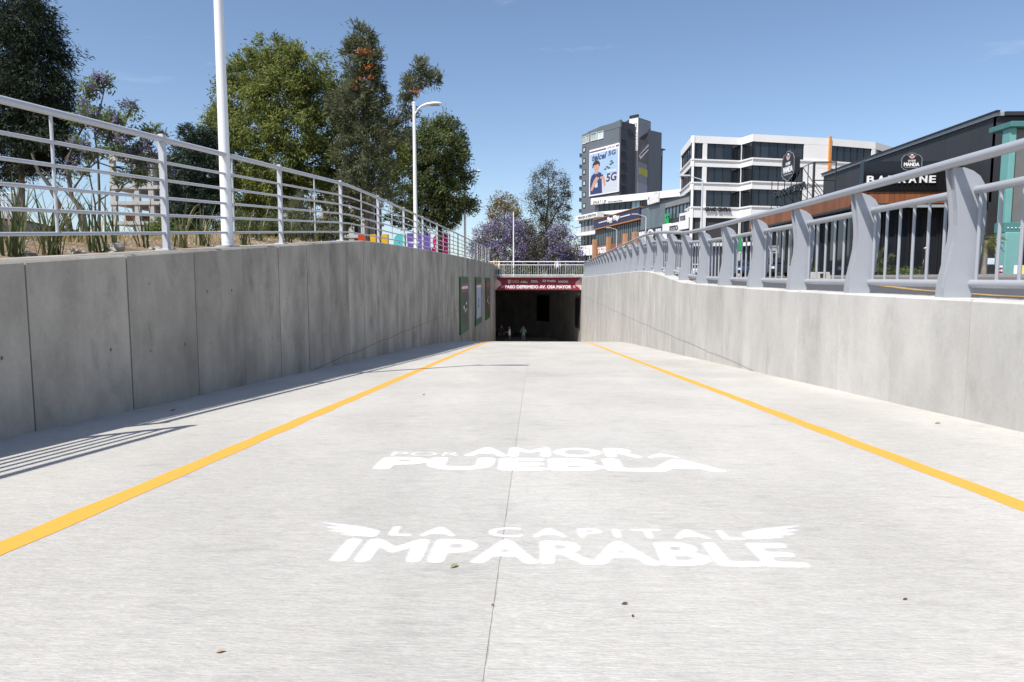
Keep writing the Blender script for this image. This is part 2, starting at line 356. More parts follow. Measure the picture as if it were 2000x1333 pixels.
road = MB()
for a in np.arange(-12.65, 66, .5):
    b = a + .5
    road.hexa([(-HW - .25 + shift(a), a, road_z(a) - .5), (HW + .25 + shift(a), a, road_z(a) - .5), (HW + .25 + shift(b), b, road_z(b) - .5), (-HW - .25 + shift(b), b, road_z(b) - .5),
               (-HW - .25 + shift(a), a, road_z(a) - .0025), (HW + .25 + shift(a), a, road_z(a) - .0025), (HW + .25 + shift(b), b, road_z(b) - .0025), (-HW - .25 + shift(b), b, road_z(b) - .0025)])
road = road.build('ramp_road', M_SEAL, kind='structure')
yy = -12.65; 
while yy < 64:
    y0, y1 = yy + .0025, yy + 4.5 - .0025; n = 9
    for (x0, x1) in ((-HW - .02, -0.1105), (-0.1055, HW + .02)):
        mb = MB(); dz = R.uniform(-.0003, .0002)
        P = [y0 + (y1 - y0) * i / n for i in range(n + 1)]
        top = []
        for y in P: top.append([(x0 + shift(y), y, road_z(y) + dz), (x1 + shift(y), y, road_z(y) + dz)])
        for (a, b) in zip(top, top[1:]):
            mb.add([a[0], a[1], b[1], b[0]], [(0, 1, 2, 3)])
            for q, p in ((a[0], b[0]), (b[1], a[1])): mb.add([q, p, (p[0], p[1], p[2] - .1), (q[0], q[1], q[2] - .1)], [(3, 2, 1, 0)])
        for (q, p) in ((top[0][1], top[0][0]), (top[-1][0], top[-1][1])): mb.add([q, p, (p[0], p[1], p[2] - .1), (q[0], q[1], q[2] - .1)], [(3, 2, 1, 0)])
        mb.build('concrete_slab', M_ROAD, road)
    yy += 4.5
# floor of the tunnel beyond
mb = MB()
for (X, w, name) in ((-1.885, .125, 'yellow_line'), (2.16, .125, 'yellow_line')):
    mb = MB(); pts = [-6 + .25 * i for i in range(270)]
    for a, b in zip(pts, pts[1:]):
        ja, jb = [(.006 * math.sin(a * 9.1 + X) + .004 * math.sin(a * 23.7), .006 * math.sin(a * 7.3 + 2) + .004 * math.sin(a * 19.1)) for a in (a, b)]
        mb.add([(X - w / 2 + ja[0] + shift(a), a, road_z(a) + .0012), (X + w / 2 + ja[1] + shift(a), a, road_z(a) + .0012), (X + w / 2 + jb[1] + shift(b), b, road_z(b) + .0012), (X - w / 2 + jb[0] + shift(b), b, road_z(b) + .0012)], [(0, 1, 2, 3)])
    mb.build(name, M_YEL, road)
# painted slogans: lay flat lettering on the sloping slab
G0 = math.atan(0.064)
CELL = 0.005
def raster(tris, x0, y0, nx, ny, g):
    for t in tris:
        ix0, iy0 = np.floor((t.min(0) - (x0, y0)) / CELL).astype(int); ix1, iy1 = np.ceil((t.max(0) - (x0, y0)) / CELL).astype(int)
        ix0, iy0, ix1, iy1 = max(ix0, 0), max(iy0, 0), min(ix1, nx - 1), min(iy1, ny - 1)
        X_, Y_ = np.meshgrid(x0 + np.arange(ix0, ix1 + 1) * CELL, y0 + np.arange(iy0, iy1 + 1) * CELL)
        (ax, ay), (bx, by), (cx, cy) = t; d = (by - cy) * (ax - cx) + (cx - bx) * (ay - cy)
        if abs(d) < 1e-12: continue
        l1 = ((by - cy) * (X_ - cx) + (cx - bx) * (Y_ - cy)) / d; l2 = ((cy - ay) * (X_ - cx) + (ax - cx) * (Y_ - cy)) / d
        g[iy0:iy1 + 1, ix0:ix1 + 1][(l1 >= -1e-6) & (l2 >= -1e-6) & (l1 + l2 <= 1 + 1e-6)] = 1.0
def stencil(tris, name, sig=1.5, dil=0.0):
    """flat triangles (road plan x,y) -> thin sheet on the slab with a soft paint cover"""
    tris = [np.array(t, float) for t in tris]; al = np.concatenate(tris); m = .05; x0, y0 = al.min(0) - m; x1, y1 = al.max(0) + m
    nx, ny = int((x1 - x0) / CELL) + 1, int((y1 - y0) / CELL) + 1; g = np.zeros((ny, nx)); raster(tris, x0, y0, nx, ny, g)
    def blur(g, sg):
        r_ = int(sg * 3) + 1; k = np.exp(-.5 * (np.arange(-r_, r_ + 1) / sg) ** 2); k /= k.sum()
        g = np.apply_along_axis(lambda v: np.convolve(v, k, 'same'), 1, g); return np.apply_along_axis(lambda v: np.convolve(v, k, 'same'), 0, g)
    for _ in range(int(dil)):      # swell the strokes as sprayed paint does
        h = g.copy(); h[1:] = np.maximum(h[1:], g[:-1]); h[:-1] = np.maximum(h[:-1], g[1:]); h[:, 1:] = np.maximum(h[:, 1:], g[:, :-1]); h[:, :-1] = np.maximum(h[:, :-1], g[:, 1:]); g = h
    g = .78 * blur(g, sig) + .30 * blur(g, sig * 3.2)
    keep = (g[:-1, :-1] + g[1:, 1:]) > .05; iy, ix = np.where(keep); ids = {}; V, T, Fc = [], [], []
    def vid(i, j):
        k = (i, j)
        if k not in ids: y = y0 + i * CELL; ids[k] = len(V); V.append((x0 + j * CELL, y, road_z(y) + .0009)); T.append(g[i, j])
        return ids[k]
    for i, j in zip(iy, ix): Fc.append((vid(i, j), vid(i, j + 1), vid(i + 1, j + 1), vid(i + 1, j)))
    me = bpy.data.meshes.new(name); me.from_pydata(V, [], Fc); at = me.attributes.new('cover', 'FLOAT', 'POINT'); at.data.foreach_set('value', np.array(T, np.float32)); me.update()
    return link(name, me, M_SPRAY, road)
def text_tris(s, x0, x1, y0, y1, bold, space=1.0):
    me = text_mesh(s, x1 - x0, y1 - y0, bold, 0, 0, space); out = []
    co = [(v.co.x + x0, v.co.y + y0) for v in me.vertices]
    for p in me.polygons:
        q = list(p.vertices)
        for i in range(1, len(q) - 1): out.append((co[q[0]], co[q[i]], co[q[i + 1]]))
    bpy.data.meshes.remove(me); return out
def road_text(s, x0, x1, y0, y1, dil, space=1.0): stencil(text_tris(s, x0 + dil * CELL, x1 - dil * CELL, y0 + dil * CELL, y1 - dil * CELL, 0, space), 'painted_lettering', 1.5, dil)
road_text('IMPARABLE', -0.68, 0.92, 2.20, 2.445, 2)
road_text('LA CAPITAL', -0.545, 0.80, 2.475, 2.60, 1.0, space=1.28)
road_text('PUEBLA', -0.88, 1.06, 3.62, 3.965, 5)
road_text('POR', -0.855, -0.43, 4.00, 4.13, 0)
road_text('AMOR', -0.42, 0.665, 4.00, 4.30, 3)
road_text('A', 0.675, 0.89, 4.00, 4.13, 1.0)
def feather(sign, bx, by):
    tr = []
    for k, (l, dy, up) in enumerate(((.27, .115, .05), (.25, .075, .035), (.21, .04, .02), (.15, .005, .01))):
        n = 8; lo = []; hi = []
        for i in range(n + 1):
            t = i / n; x = bx + sign * (t * l); y = by + dy * (0.35 + .65 * t ** .6) + up * t; wv = .032 * (1 - t) ** .5 + .006
            lo.append((x, y - wv / 2)); hi.append((x, y + wv / 2))
        for i in range(n): tr += [(lo[i], lo[i + 1], hi[i + 1]), (lo[i], hi[i + 1], hi[i])]
    stencil(tr, 'painted_wing')
feather(-1, -0.585, 2.475); feather(1, 0.80, 2.50)

# ------------------------------------------------------------------ retaining walls, cast in panels
def ret_wall(side, top, name, label, mat, th, y_start, hole_rows, joint_mat):
    w = empty(name, (side * HW, 0, road_z(0)), label, 'wall')
    core = MB(); ys = [-11.5 + 2.875 * i for i in range(25)]
    for a, b in zip(ys, ys[1:]):
        b = min(b, 57.3); X = side * (HW + .06); X2 = side * (HW + th - .02)
        lo, hi = min(X, X2), max(X, X2)
        core.hexa([(lo + shift(a), a, road_z(a) - .6), (hi + shift(a), a, road_z(a) - .6), (hi + shift(b), b, road_z(b) - .6), (lo + shift(b), b, road_z(b) - .6),
                   (lo + shift(a), a, top(a) - .03), (hi + shift(a), a, top(a) - .03), (hi + shift(b), b, top(b) - .03), (lo + shift(b), b, top(b) - .03)])
        if b >= 57.3: break
    core.build('wall_core', M_JOINT, w)
    y = y_start; holes = MB(); k = 0
    while y < 57.2:
        y1 = min(y + 1.222, 57.35); a, b = y + .008, y1 - .008; dx = R.uniform(-.004, .005)
        X = side * (HW + dx); X2 = side * (HW + th); lo, hi = min(X, X2), max(X, X2); c = .018
        mb = MB()
        def ring(q):
            s, t, rz = shift(q), top(q), road_z(q) - .3
            inner = X + s; outer = X2 + s; d = side
            return [(inner, q, rz), (inner, q, t - c), (inner + d * c, q, t), (outer - d * c, q, t), (outer, q, t - c), (outer, q, rz)]
        ra, rb = ring(a), ring(b)
        if side > 0: mb.prism(ra, rb)
        else: mb.prism(ra, rb)
        mb.build('wall_panel', mat, w)
        for hr in hole_rows:
            for fx in (.26, .76):
                if R.random() < .55:
                    q = y + 1.222 * fx + R.uniform(-.05, .05); z = road_z(q) + hr + R.uniform(-.03, .03)
                    if z < top(q) - .25:
                        cx_ = X + shift(q) - side * .0025; rr = R.uniform(.009, .016); ang = [2 * math.pi * i / 8 for i in range(8)]
                        holes.add([(cx_, q + rr * math.cos(t), z + rr * 1.25 * math.sin(t)) for t in ang], [tuple(range(8)) if side > 0 else tuple(range(8))[::-1]])
        y = y1; k += 1
    if holes.v: props(holes.build('tie_hole_shade', M_JOINT, w), kind='stuff')  # flat dark discs: the shade inside the holes is put into their colour
    # level cold joint that runs out where the road rises to meet it
    cj = MB(); zz = -0.70; jw = .010 if side < 0 else .007
    pts = [yy for yy in np.arange(10.9 if side < 0 else 11.2, 57, 1.0)]
    for a, b in zip(pts, pts[1:]):
        x_ = lambda q: side * (HW - .006) + shift(q); za = zz + .012 * math.sin(a * 2.1); zb = zz + .012 * math.sin(b * 2.1)
        fc = [(0, 1, 2, 3)] if side < 0 else [(3, 2, 1, 0)]
        cj.add([(x_(a), a, za), (x_(b), b, zb), (x_(b), b, zb + jw), (x_(a), a, za + jw)], fc)
    cj.build('cold_joint', joint_mat, w)
    if side < 0:      # plaza edge carried on beyond the portal
        MB().box(-HW - .35 + shift(57.5), -HW - .12 + shift(57.5), 57.36, 66, .7, 1.85).build('wall_return', mat, w)
    return w
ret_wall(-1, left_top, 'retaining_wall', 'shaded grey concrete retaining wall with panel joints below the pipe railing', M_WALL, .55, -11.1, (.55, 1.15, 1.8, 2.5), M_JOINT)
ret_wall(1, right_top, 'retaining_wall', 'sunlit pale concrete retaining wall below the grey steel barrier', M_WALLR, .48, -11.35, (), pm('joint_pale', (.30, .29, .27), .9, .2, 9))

# ------------------------------------------------------------------ left pipe railing
def pipe_railing(X, ys, posts, label):
    t = empty('pipe_railing', (X, posts[0], left_top(posts[0])), label, 'railing')
    rx = lambda y: X + shift(y)
    for h, r_, nm in ((1.185, .032, 'top_rail'), (.94, .017, 'rail'), (.75, .017, 'rail'), (.56, .017, 'rail'), (.375, .017, 'rail'), (.185, .017, 'rail')):
        MB().tube([(rx(y), y, left_top(y) + h) for y in ys], r_, 10).build(nm, M_STEELW, t, True)
    for k, y in enumerate(posts):
        z = left_top(y); x = rx(y)
        MB().box(x - .03, x + .03, y - .03, y + .03, z - .05, z + 1.235).build('post', M_STEELW, t, bevel=.004)
        MB().box(x - .09, x + .09, y - .07, y + .07, z - .02, z + .012).build('base_plate', M_STEELW, t, bevel=.003)
        for bx in (-.06, .06): MB().tube([(x + bx, y + .05, z + .01), (x + bx, y + .05, z + .03)], .010, 6).build('bolt', M_STEELG, t)
        if k + 1 < len(posts):
            ym = (y + posts[k + 1]) / 2; z = left_top(ym); MB().tube([(rx(ym), ym, z + .185), (rx(ym), ym, z + 1.185)], .0135, 8).build('picket', M_STEELW, t, True)
pipe_railing(-3.70, list(np.arange(-10, 3.85, .77)) + [3.86], [-10, -6.54, -3.1, .38, 3.83], 'near length of white pipe railing set at the wall edge')
pipe_railing(-4.0, list(np.arange(3.96, 57, 1.0)) + [57.0], [3.97] + [7.4 + 3.44 * k for k in range(15)], 'white painted railing of horizontal pipes along the planted wall top')

# ------------------------------------------------------------------ right steel barrier with S-curved posts
t = empty('steel_barrier', (3.8, 6.4, right_top(6.4)), 'grey steel barrier with curved plate posts and round rails', 'barrier')
XP = 3.70       # inner edge of post foot
inner = [(0.0, 0), (.004, .10), (.022, .22), (.05, .36), (.078, .52), (.086, .66), (.078, .80), (.058, .95), (.04, 1.08), (.03, 1.165)]
outer = [(.235, 0), (.27, .10), (.292, .24), (.312, .42), (.328, .60), (.334, .78), (.328, .92), (.305, 1.02), (.262, 1.09), (.20, 1.135), (.12, 1.165)]
def post_mesh():
    mb = MB(); prof = inner + outer[::-1]
    # two side plates and a web between them
    for (a, b, ins) in ((-.066, -.050, 0), (.050, .066, 0)):
        mb.prism([(x, a, z) for x, z in prof], [(x, b, z) for x, z in prof])
    pin = [(x + .034, z) for x, z in inner] + [(x - .016, z) for x, z in outer[::-1]]
    pin[0] = (pin[0][0], 0.002); pin[-1] = (pin[-1][0], .002)
    mb.prism([(x, -.049, z) for x, z in pin], [(x, .049, z) for x, z in pin])
    return mb.mesh('post', False)
pmesh = post_mesh(); pmesh.materials.append(M_STEELG)
posts_y = [6.35 + 1.86 * k for k in range(-8, 28)]
posts_y = [y for y in posts_y if y < 57]
for y in posts_y:
    link('post', pmesh, None, t, Matrix.Translation((XP + shift(y), y, right_top(y) - .012)))
YB = list(np.arange(-9, 56.6, .8)) + [57.0]
MB().tube([(XP + .035 + shift(y), y, right_top(y) + 1.195) for y in YB], .043, 14).build('handrail', M_STEELG, t, True)
bal = MB().tube([(0, 0, 0), (0, 0, .80)], .0155, 8, False).mesh('baluster', True); bal.materials.append(M_STEELG)
far = MB()
for a, b in zip(posts_y, posts_y[1:]):
    ya, yb = a + .058, b - .058; X = XP + .245
    for h, nm in ((.955, 'upper_rail'), (.125, 'lower_rail')):
        za, zb = right_top(ya) + h, right_top(yb) + h
        # rail with domed near end standing proud of the plate
        MB().tube([(X + shift(a), ya - .004, za), (X + shift(a), ya + .004, za), (X + shift(a), ya + .02, za), (X + shift(b), yb, zb)], [.026, .034, .0375, .0375], 12).build(nm, M_STEELG, t, True)
    nb = 7
    for i in range(nb):
        q = ya + .06 + (yb - ya - .12) * i / (nb - 1); zb0 = right_top(q) + .145
        if q < 34: link('baluster', bal, None, t, Matrix.Translation((X + shift(q), q, zb0)))
        elif q > 0: far.tube([(X + shift(q), q, zb0), (X + shift(q), q, zb0 + .8)], .0155, 6, False)
props(far.build('baluster', M_STEELG, t, True), kind='stuff')

# ------------------------------------------------------------------ portal, tunnel, banner
PY = 57.35; S57 = shift(57.4); ROOF = -0.21
por = empty('underpass_portal', (S57, PY, road_z(PY)), 'dark concrete underpass portal under the bridge deck', 'underpass')
MB().box(-HW - .9 + S57, HW + .9 + S57, PY + .03, PY + 1.0, ROOF, .83).build('lintel', M_CONC, por, bevel=.02)
MB().box(-HW - .3 + S57, HW + .45 + S57, PY - .08, PY + .6, .835, .93).build('deck_kerb', M_CONC, por, bevel=.015)
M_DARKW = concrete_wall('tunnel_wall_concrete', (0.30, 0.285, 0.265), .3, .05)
# tunnel curves to the left: right-hand wall sweeps across
cen = []; ang = 0; x, y = S57, PY; 
for i in range(34):
    cen.append((x, y, ang)); x += -math.sin(ang) * 1.0; y += math.cos(ang) * 1.0; ang = min(ang + .055, 1.35)
def off(c, d): return (c[0] + math.cos(c[2]) * d, c[1] + math.sin(c[2]) * d)
mbR, mbL, mbT, mbF = MB(), MB(), MB(), MB(); FZ = road_z(66)
for a, b in zip(cen, cen[1:]):
    fa, fb = road_z(a[1]) if a[1] < 62 else FZ, road_z(b[1]) if b[1] < 62 else FZ
    for (m, d) in ((mbR, 3.62), (mbL, -3.62)):
        pa, pb = off(a, d), off(b, d); qa, qb = off(a, d * 1.08), off(b, d * 1.08)
        m.hexa([(*pa, fa - .4), (*pb, fb - .4), (*qb, fb - .4), (*qa, fa - .4), (*pa, ROOF + .01), (*pb, ROOF + .01), (*qb, ROOF + .01), (*qa, ROOF + .01)] if d < 0 else
               [(*qa, fa - .4), (*qb, fb - .4), (*pb, fb - .4), (*pa, fa - .4), (*qa, ROOF + .01), (*qb, ROOF + .01), (*pb, ROOF + .01), (*pa, ROOF + .01)])
    l1, r1, l2, r2 = off(a, -3.9), off(a, 3.9), off(b, -3.9), off(b, 3.9)
    mbT.hexa([(*l1, ROOF), (*r1, ROOF), (*r2, ROOF), (*l2, ROOF), (*l1, .6), (*r1, .6), (*r2, .6), (*l2, .6)])
    if a[1] > 60: mbF.add([(*l1, FZ - .01), (*r1, FZ - .01), (*r2, FZ - .01), (*l2, FZ - .01)], [(0, 1, 2, 3)])
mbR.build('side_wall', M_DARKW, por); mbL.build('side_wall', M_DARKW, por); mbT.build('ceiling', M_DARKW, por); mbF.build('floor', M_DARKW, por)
c = cen[-1]; p, q = off(c, -4.2), off(c, 4.2); MB().hexa([(*p, FZ - .2), (*q, FZ - .2), (q[0] - .3, q[1] + .02, FZ - .2), (p[0] - .3, p[1] + .02, FZ - .2), (*p, .3), (*q, .3), (q[0] - .3, q[1] + .02, .3), (p[0] - .3, p[1] + .02, .3)]).build('end_wall', M_DARKW, por)
# banner over the opening
M_BAN = pm('banner_vinyl', (0.30, 0.018, 0.045), 0.45, 0.04, 1.5); M_BPINK = pm('banner_pink', (0.72, 0.50, 0.47), .5, .03, 3); M_BWHT = pm('banner_white', (0.82, 0.80, 0.80), .5, .02, 3)
BX0, BX1 = -3.60 + S57, 3.61 + S57; BZ0, BZ1 = -.20, .86; BYF = PY
ban = empty('tunnel_banner', (S57, BYF, BZ0), 'dark red banner with white lettering over the underpass mouth', 'banner')
MB().box(BX0, BX1, BYF - .02, BYF + .028, BZ0, BZ1).build('banner_sheet', M_BAN, ban)
for sgn, X0 in ((1, BX0), (-1, BX1)):
    ang_ = [math.pi * i / 14 - math.pi / 2 for i in range(15)]
    pts = [(0, -.50)]
    for (cz, r0) in ((-.36, .14), (-.20, .20), (.02, .30), (.24, .20), (.40, .14)):
        pass
    outl = [(0, -.52), (.10, -.50), (.16, -.42), (.15, -.34), (.26, -.33), (.33, -.24), (.45, -.2), (.50, -.06), (.49, .05), (.43, .17), (.33, .22), (.25, .31), (.15, .33), (.15, .42), (.09, .5), (0, .52)]
    zc = (BZ0 + BZ1) / 2
    ring = [(X0 + sgn * x, BYF - .0245, zc + z) for x, z in outl]
    MB().prism(ring, [(a, BYF - .02, cc) for a, _, cc in ring]).build('banner_scallop', M_BPINK, ban)
FW = Matrix.Rotation(rad(90), 4, 'X')
def wall_text(s, x0, x1, z0, z1, y, parent, mat, bold=.03, name='lettering', shear=0, ext=.004, space=1.0):
    me = text_mesh(s, x1 - x0, z1 - z0, bold, ext, shear, space)
    return link(name, me, mat, parent, Matrix.Translation((x0, y, z0)) @ FW)
def bpx(px): return onY(px, 560, BYF)[0]
def bpz(py): return onY(1050, py, BYF)[2]
wall_text('PASO DEPRIMIDO AV. OSA MAYOR', bpx(986.5), bpx(1116), bpz(564), bpz(557.5), BYF - .024, ban, M_BWHT, .05)
for px, s in ((979, '»'), (1119, '«')): wall_text(s, bpx(px), bpx(px + 5), bpz(563), bpz(558), BYF - .024, ban, M_BPINK, .02)
M_ORL = pm('logo_orange', (0.75, 0.35, 0.12), .5, .03, 3)
wall_text('PUEBLA', bpx(999), bpx(1014), bpz(551.2), bpz(547.2), BYF - .024, ban, M_ORL, .03)
mb = MB(); mb.prism([(bpx(a), BYF - .024, bpz(b)) for a, b in ((992, 547), (997.5, 547), (997.5, 552.5), (994.8, 555), (992, 552.5))], [(bpx(a), BYF - .02, bpz(b)) for a, b in ((992, 547), (997.5, 547), (997.5, 552.5), (994.8, 555), (992, 552.5))]); mb.build('crest', M_BPINK, ban)
wall_text('CIUDAD CAPITAL', bpx(999), bpx(1014), bpz(552.8), bpz(551.6), BYF - .024, ban, M_BWHT, .02)
wall_text('POR AMOR A', bpx(1018), bpx(1029), bpz(550), bpz(548), BYF - .024, ban, M_ORL, .02)
wall_text('PUEBLA', bpx(1017), bpx(1031), bpz(552.8), bpz(550.3), BYF - .024, ban, M_BWHT, .05)
wall_text('Gobierno', bpx(1037), bpx(1049), bpz(550), bpz(547.5), BYF - .024, ban, M_BWHT, .04)
wall_text('CIUDADANO', bpx(1037), bpx(1051), bpz(552.3), bpz(550.4), BYF - .024, ban, M_BWHT, .04)
for i in range(7):
    a = i / 7 * 2 * math.pi; cx_, cz_ = bpx(1063) + .10 * math.cos(a) * 1.2, bpz(549) + .075 * math.sin(a)
    MB().prism([(cx_ + .045 * math.cos(b), BYF - .024, cz_ + .04 * math.sin(b)) for b in np.linspace(0, 2 * math.pi, 9)[:-1]], [(cx_ + .045 * math.cos(b), BYF - .02, cz_ + .04 * math.sin(b)) for b in np.linspace(0, 2 * math.pi, 9)[:-1]]).build('flower_mark', M_BWHT, ban)
wall_text('Pueblo', bpx(1069), bpx(1085), bpz(551), bpz(547), BYF - .024, ban, M_BWHT, .04)
wall_text('LA CAPITAL', bpx(1091), bpx(1109), bpz(549.8), bpz(548.2), BYF - .024, ban, M_BWHT, .03)
wall_text('IMPARABLE', bpx(1090.5), bpx(1109.5), bpz(552.3), bpz(550.1), BYF - .024, ban, M_BWHT, .05)

# posters in green frames on the left wall
M_GRN = pm('poster_green', (0.012, 0.10, 0.03), .5, .1, 3); M_PRED = pm('poster_red', (0.35, .04, .06), .5, .2, 3); M_PDARK = pm('poster_dark', (.03, .045, .04), .5, .6, 2.5)
M_PBLUE = pm('poster_pale_blue', (.42, .47, .62), .5, .25, 2.5); M_PBROWN = pm('poster_brown', (.10, .04, .03), .5, .5, 3); M_PWHT = pm('poster_white', (.75, .74, .74), .5, .05, 3)
for (px0, px1, zt, zb, pm_, lab) in ((899, 915, .84, -1.90, M_PDARK, 'green framed poster with a red heading and dark night picture'),
                                    (929, 940.5, .82, -2.0, M_PBLUE, 'green framed poster with a pale blue picture'),
                                    (949, 957, .79, -2.1, M_PBROWN, 'green framed poster with a brown picture beside the portal')):
    y0, y1 = solve_wall(px0, -HW + .06), solve_wall(px1, -HW + .06)
    y1 = min(y1, 56.6)
    def X(y, d): return -HW + shift(y) + d
    def slab(a, b, z0, z1, d0, d1): return MB().hexa([(X(a, d0), a, z0), (X(a, d1), a, z0), (X(b, d1), b, z0), (X(b, d0), b, z0), (X(a, d0), a, z1), (X(a, d1), a, z1), (X(b, d1), b, z1), (X(b, d0), b, z1)])
    t = empty('wall_poster', (X(y0, 0), y0, zb), lab, 'poster', 'posters on the retaining wall')
    slab(y0, y1, zb, zt, -.02, .07).build('frame', M_GRN, t, bevel=.01)
    L_ = y1 - y0; H_ = zt - zb; m = .13
    slab(y0 + L_ * m, y1 - L_ * m, zb + H_ * .14, zt - H_ * .11, .066, .074).build('picture', pm_, t)
    slab(y0 + L_ * m, y1 - L_ * m, zt - H_ * .155, zt - H_ * .108, .070, .078).build('heading', M_PRED, t)
    slab(y0 + L_ * m, y1 - L_ * m, zt - H_ * .21, zt - H_ * .16, .070, .078).build('caption_band', M_PWHT if pm_ is not M_PBROWN else M_PRED, t)
    if pm_ is M_PDARK:
        slab(y0 + L_ * m, y1 - L_ * m, zt - H_ * .27, zt - H_ * .215, .070, .078).build('caption_band', M_PRED, t)
    for k in range(5 if pm_ is not M_PBLUE else 4):
        a = y0 + L_ * (.25 + .45 * R.random()); z = zb + H_ * (.33 + .25 * R.random()); hh = .06 + .10 * R.random()
        slab(a, a + L_ * .10, z, z + hh, .072, .079).build('picture_patch', M_PWHT if pm_ is not M_PBLUE else pm('poster_ink', (.05, .05, .12), .5), t)
# dark posters and lamps along the tunnel's curved wall
def tunnel_at(i, d): c = cen[i]; return off(c, d), c[2]
M_TP = pm('tunnel_poster_print', (.012, .012, .018), .5, .8, 1.2)
for i, lab in ((1, 'dark poster on the tunnel wall just inside the mouth'), (9, 'dark poster on the tunnel wall further round the bend'), (22, 'dark poster deep in the tunnel on the curved wall')):
    a, b = cen[i], cen[i + 2]; pa, pb = off(a, 3.58), off(b, 3.58); qa, qb = off(a, 3.53), off(b, 3.53)
    t = empty('tunnel_poster', (*pa, -3.6), lab, 'poster', 'posters inside the tunnel')
    z0, z1 = -3.55, -.95
    MB().hexa([(*pa, z0), (*pb, z0), (*qb, z0), (*qa, z0), (*pa, z1), (*pb, z1), (*qb, z1), (*qa, z1)]).build('board', M_BLACK, t)
    pa2, pb2 = off(a, 3.528), off(b, 3.528); mid = lambda u, zz: (pa2[0] + (pb2[0] - pa2[0]) * u, pa2[1] + (pb2[1] - pa2[1]) * u, zz)
    MB().add([mid(.1, z0 + .2), mid(.9, z0 + .2), mid(.9, z1 - .2), mid(.1, z1 - .2)], [(0, 1, 2, 3)]).build('print', M_TP, t)
for i, where in ((1, 'at the tunnel mouth'), (6, 'second from the tunnel mouth'), (11, 'third from the tunnel mouth'), (17, 'deepest in the tunnel')):
    a = cen[i]; p0, p1 = off(a, 3.6), off(a, 3.36); t_ = Vector((-math.sin(a[2]), math.cos(a[2]), 0))
    t = empty('tunnel_light', (*p0, -.62), 'small grey wall light near the ceiling, ' + where, 'light', 'lights along the tunnel wall')
    P = lambda p, s, z: (p[0] + t_.x * s, p[1] + t_.y * s, z)
    MB().hexa([P(p0, -.2, -.60), P(p1, -.16, -.66), P(p1, .16, -.66), P(p0, .2, -.60), P(p0, -.2, -.48), P(p1, -.16, -.60), P(p1, .16, -.60), P(p0, .2, -.48)]).build('housing', M_STEELG, t)
    MB().hexa([P(p0, -.03, -.48), P(p0, .03, -.48), P(p1, .03, -.60), P(p1, -.03, -.60), P(p0, -.03, -.44), P(p0, .03, -.44), P(p1, .03, -.58), P(p1, -.03, -.58)]).build('bracket', M_STEELG, t)

# bridge railing over the portal
t = empty('bridge_railing', (S57, PY + .2, .93), 'pale steel railing with upright bars on the bridge over the underpass', 'railing')
RY = PY + .18; BRX = [onY(p, 530, RY)[0] for p in (958, 999, 1051, 1104, 1147)]
for z, r_ in ((2.15, .04), (1.88, .03), (1.03, .035)): MB().tube([(BRX[0] - .1, RY, z), (BRX[-1] + .1, RY, z)], r_, 10).build('rail', M_LAMPW, t, True)
for x in BRX: MB().box(x - .035, x + .035, RY - .03, RY + .03, .90, 2.15).build('post', M_STEELG, t)
bm = MB().tube([(0, 0, 1.03), (0, 0, 1.88)], .015, 6, False).mesh('baluster', True); bm.materials.append(M_STEELW)
for a, b in zip(BRX, BRX[1:]):
    for i in range(1, 12): link('baluster', bm, None, t, Matrix.Translation((a + (b - a) * i / 12, RY, 0)))
# ------------------------------------------------------------------ buildings on the right
class Facade:
    """vertical plane through P0 (left as seen from the street) and P1; u along, d outwards, z up"""
    def __init__(s, P0, P1):
        s.p = np.array([P0[0], P0[1]], float); v = np.array([P1[0] - P0[0], P1[1] - P0[1]], float); s.L = np.linalg.norm(v); s.t = v / s.L; s.n = np.array([s.t[1], -s.t[0]])
    def pt(s, u, d, z): q = s.p + s.t * u + s.n * d; return (q[0], q[1], z)
    def hit(s, px, py, d=0.0):
        r_ = ray(px, py); o = s.p + s.n * d; k = o.dot(s.n) / (r_[0] * s.n[0] + r_[1] * s.n[1]); q = np.array([r_[0] * k, r_[1] * k]) - o
        return q.dot(s.t), r_[2] * k + EYE
    def box(s, mb, u0, u1, d0, d1, z0, z1):
        p = s.pt; return mb.hexa([p(u0, d1, z0), p(u1, d1, z0), p(u1, d0, z0), p(u0, d0, z0), p(u0, d1, z1), p(u1, d1, z1), p(u1, d0, z1), p(u0, d0, z1)])
    def rect(s, x0, y0, x1, y1, d=0.0):    # photo rectangle (y taken at its middle column) -> u0,u1,z0,z1
        xm = (x0 + x1) / 2; return s.hit(x0, y0, d)[0], s.hit(x1, y0, d)[0], s.hit(xm, y1, d)[1], s.hit(xm, y0, d)[1]
    def text(s, txt, u0, u1, z0, z1, d, parent, mat, bold=.02, ext=.05, name='lettering', shear=0, space=1.0):
        me = text_mesh(txt, u1 - u0, z1 - z0, bold, ext, shear, space); p = s.pt(u0, d, z0)
        Mx = Matrix(((s.t[0], 0, s.n[0], p[0]), (s.t[1], 0, s.n[1], p[1]), (0, 1, 0, p[2]), (0, 0, 0, 1)))
        return link(name, me, mat, parent, Mx)
    def poly(s, mb, pts, d0, d1):          # pts as (u,z)
        return mb.prism([s.pt(u, d1, z) for u, z in pts], [s.pt(u, d0, z) for u, z in pts])
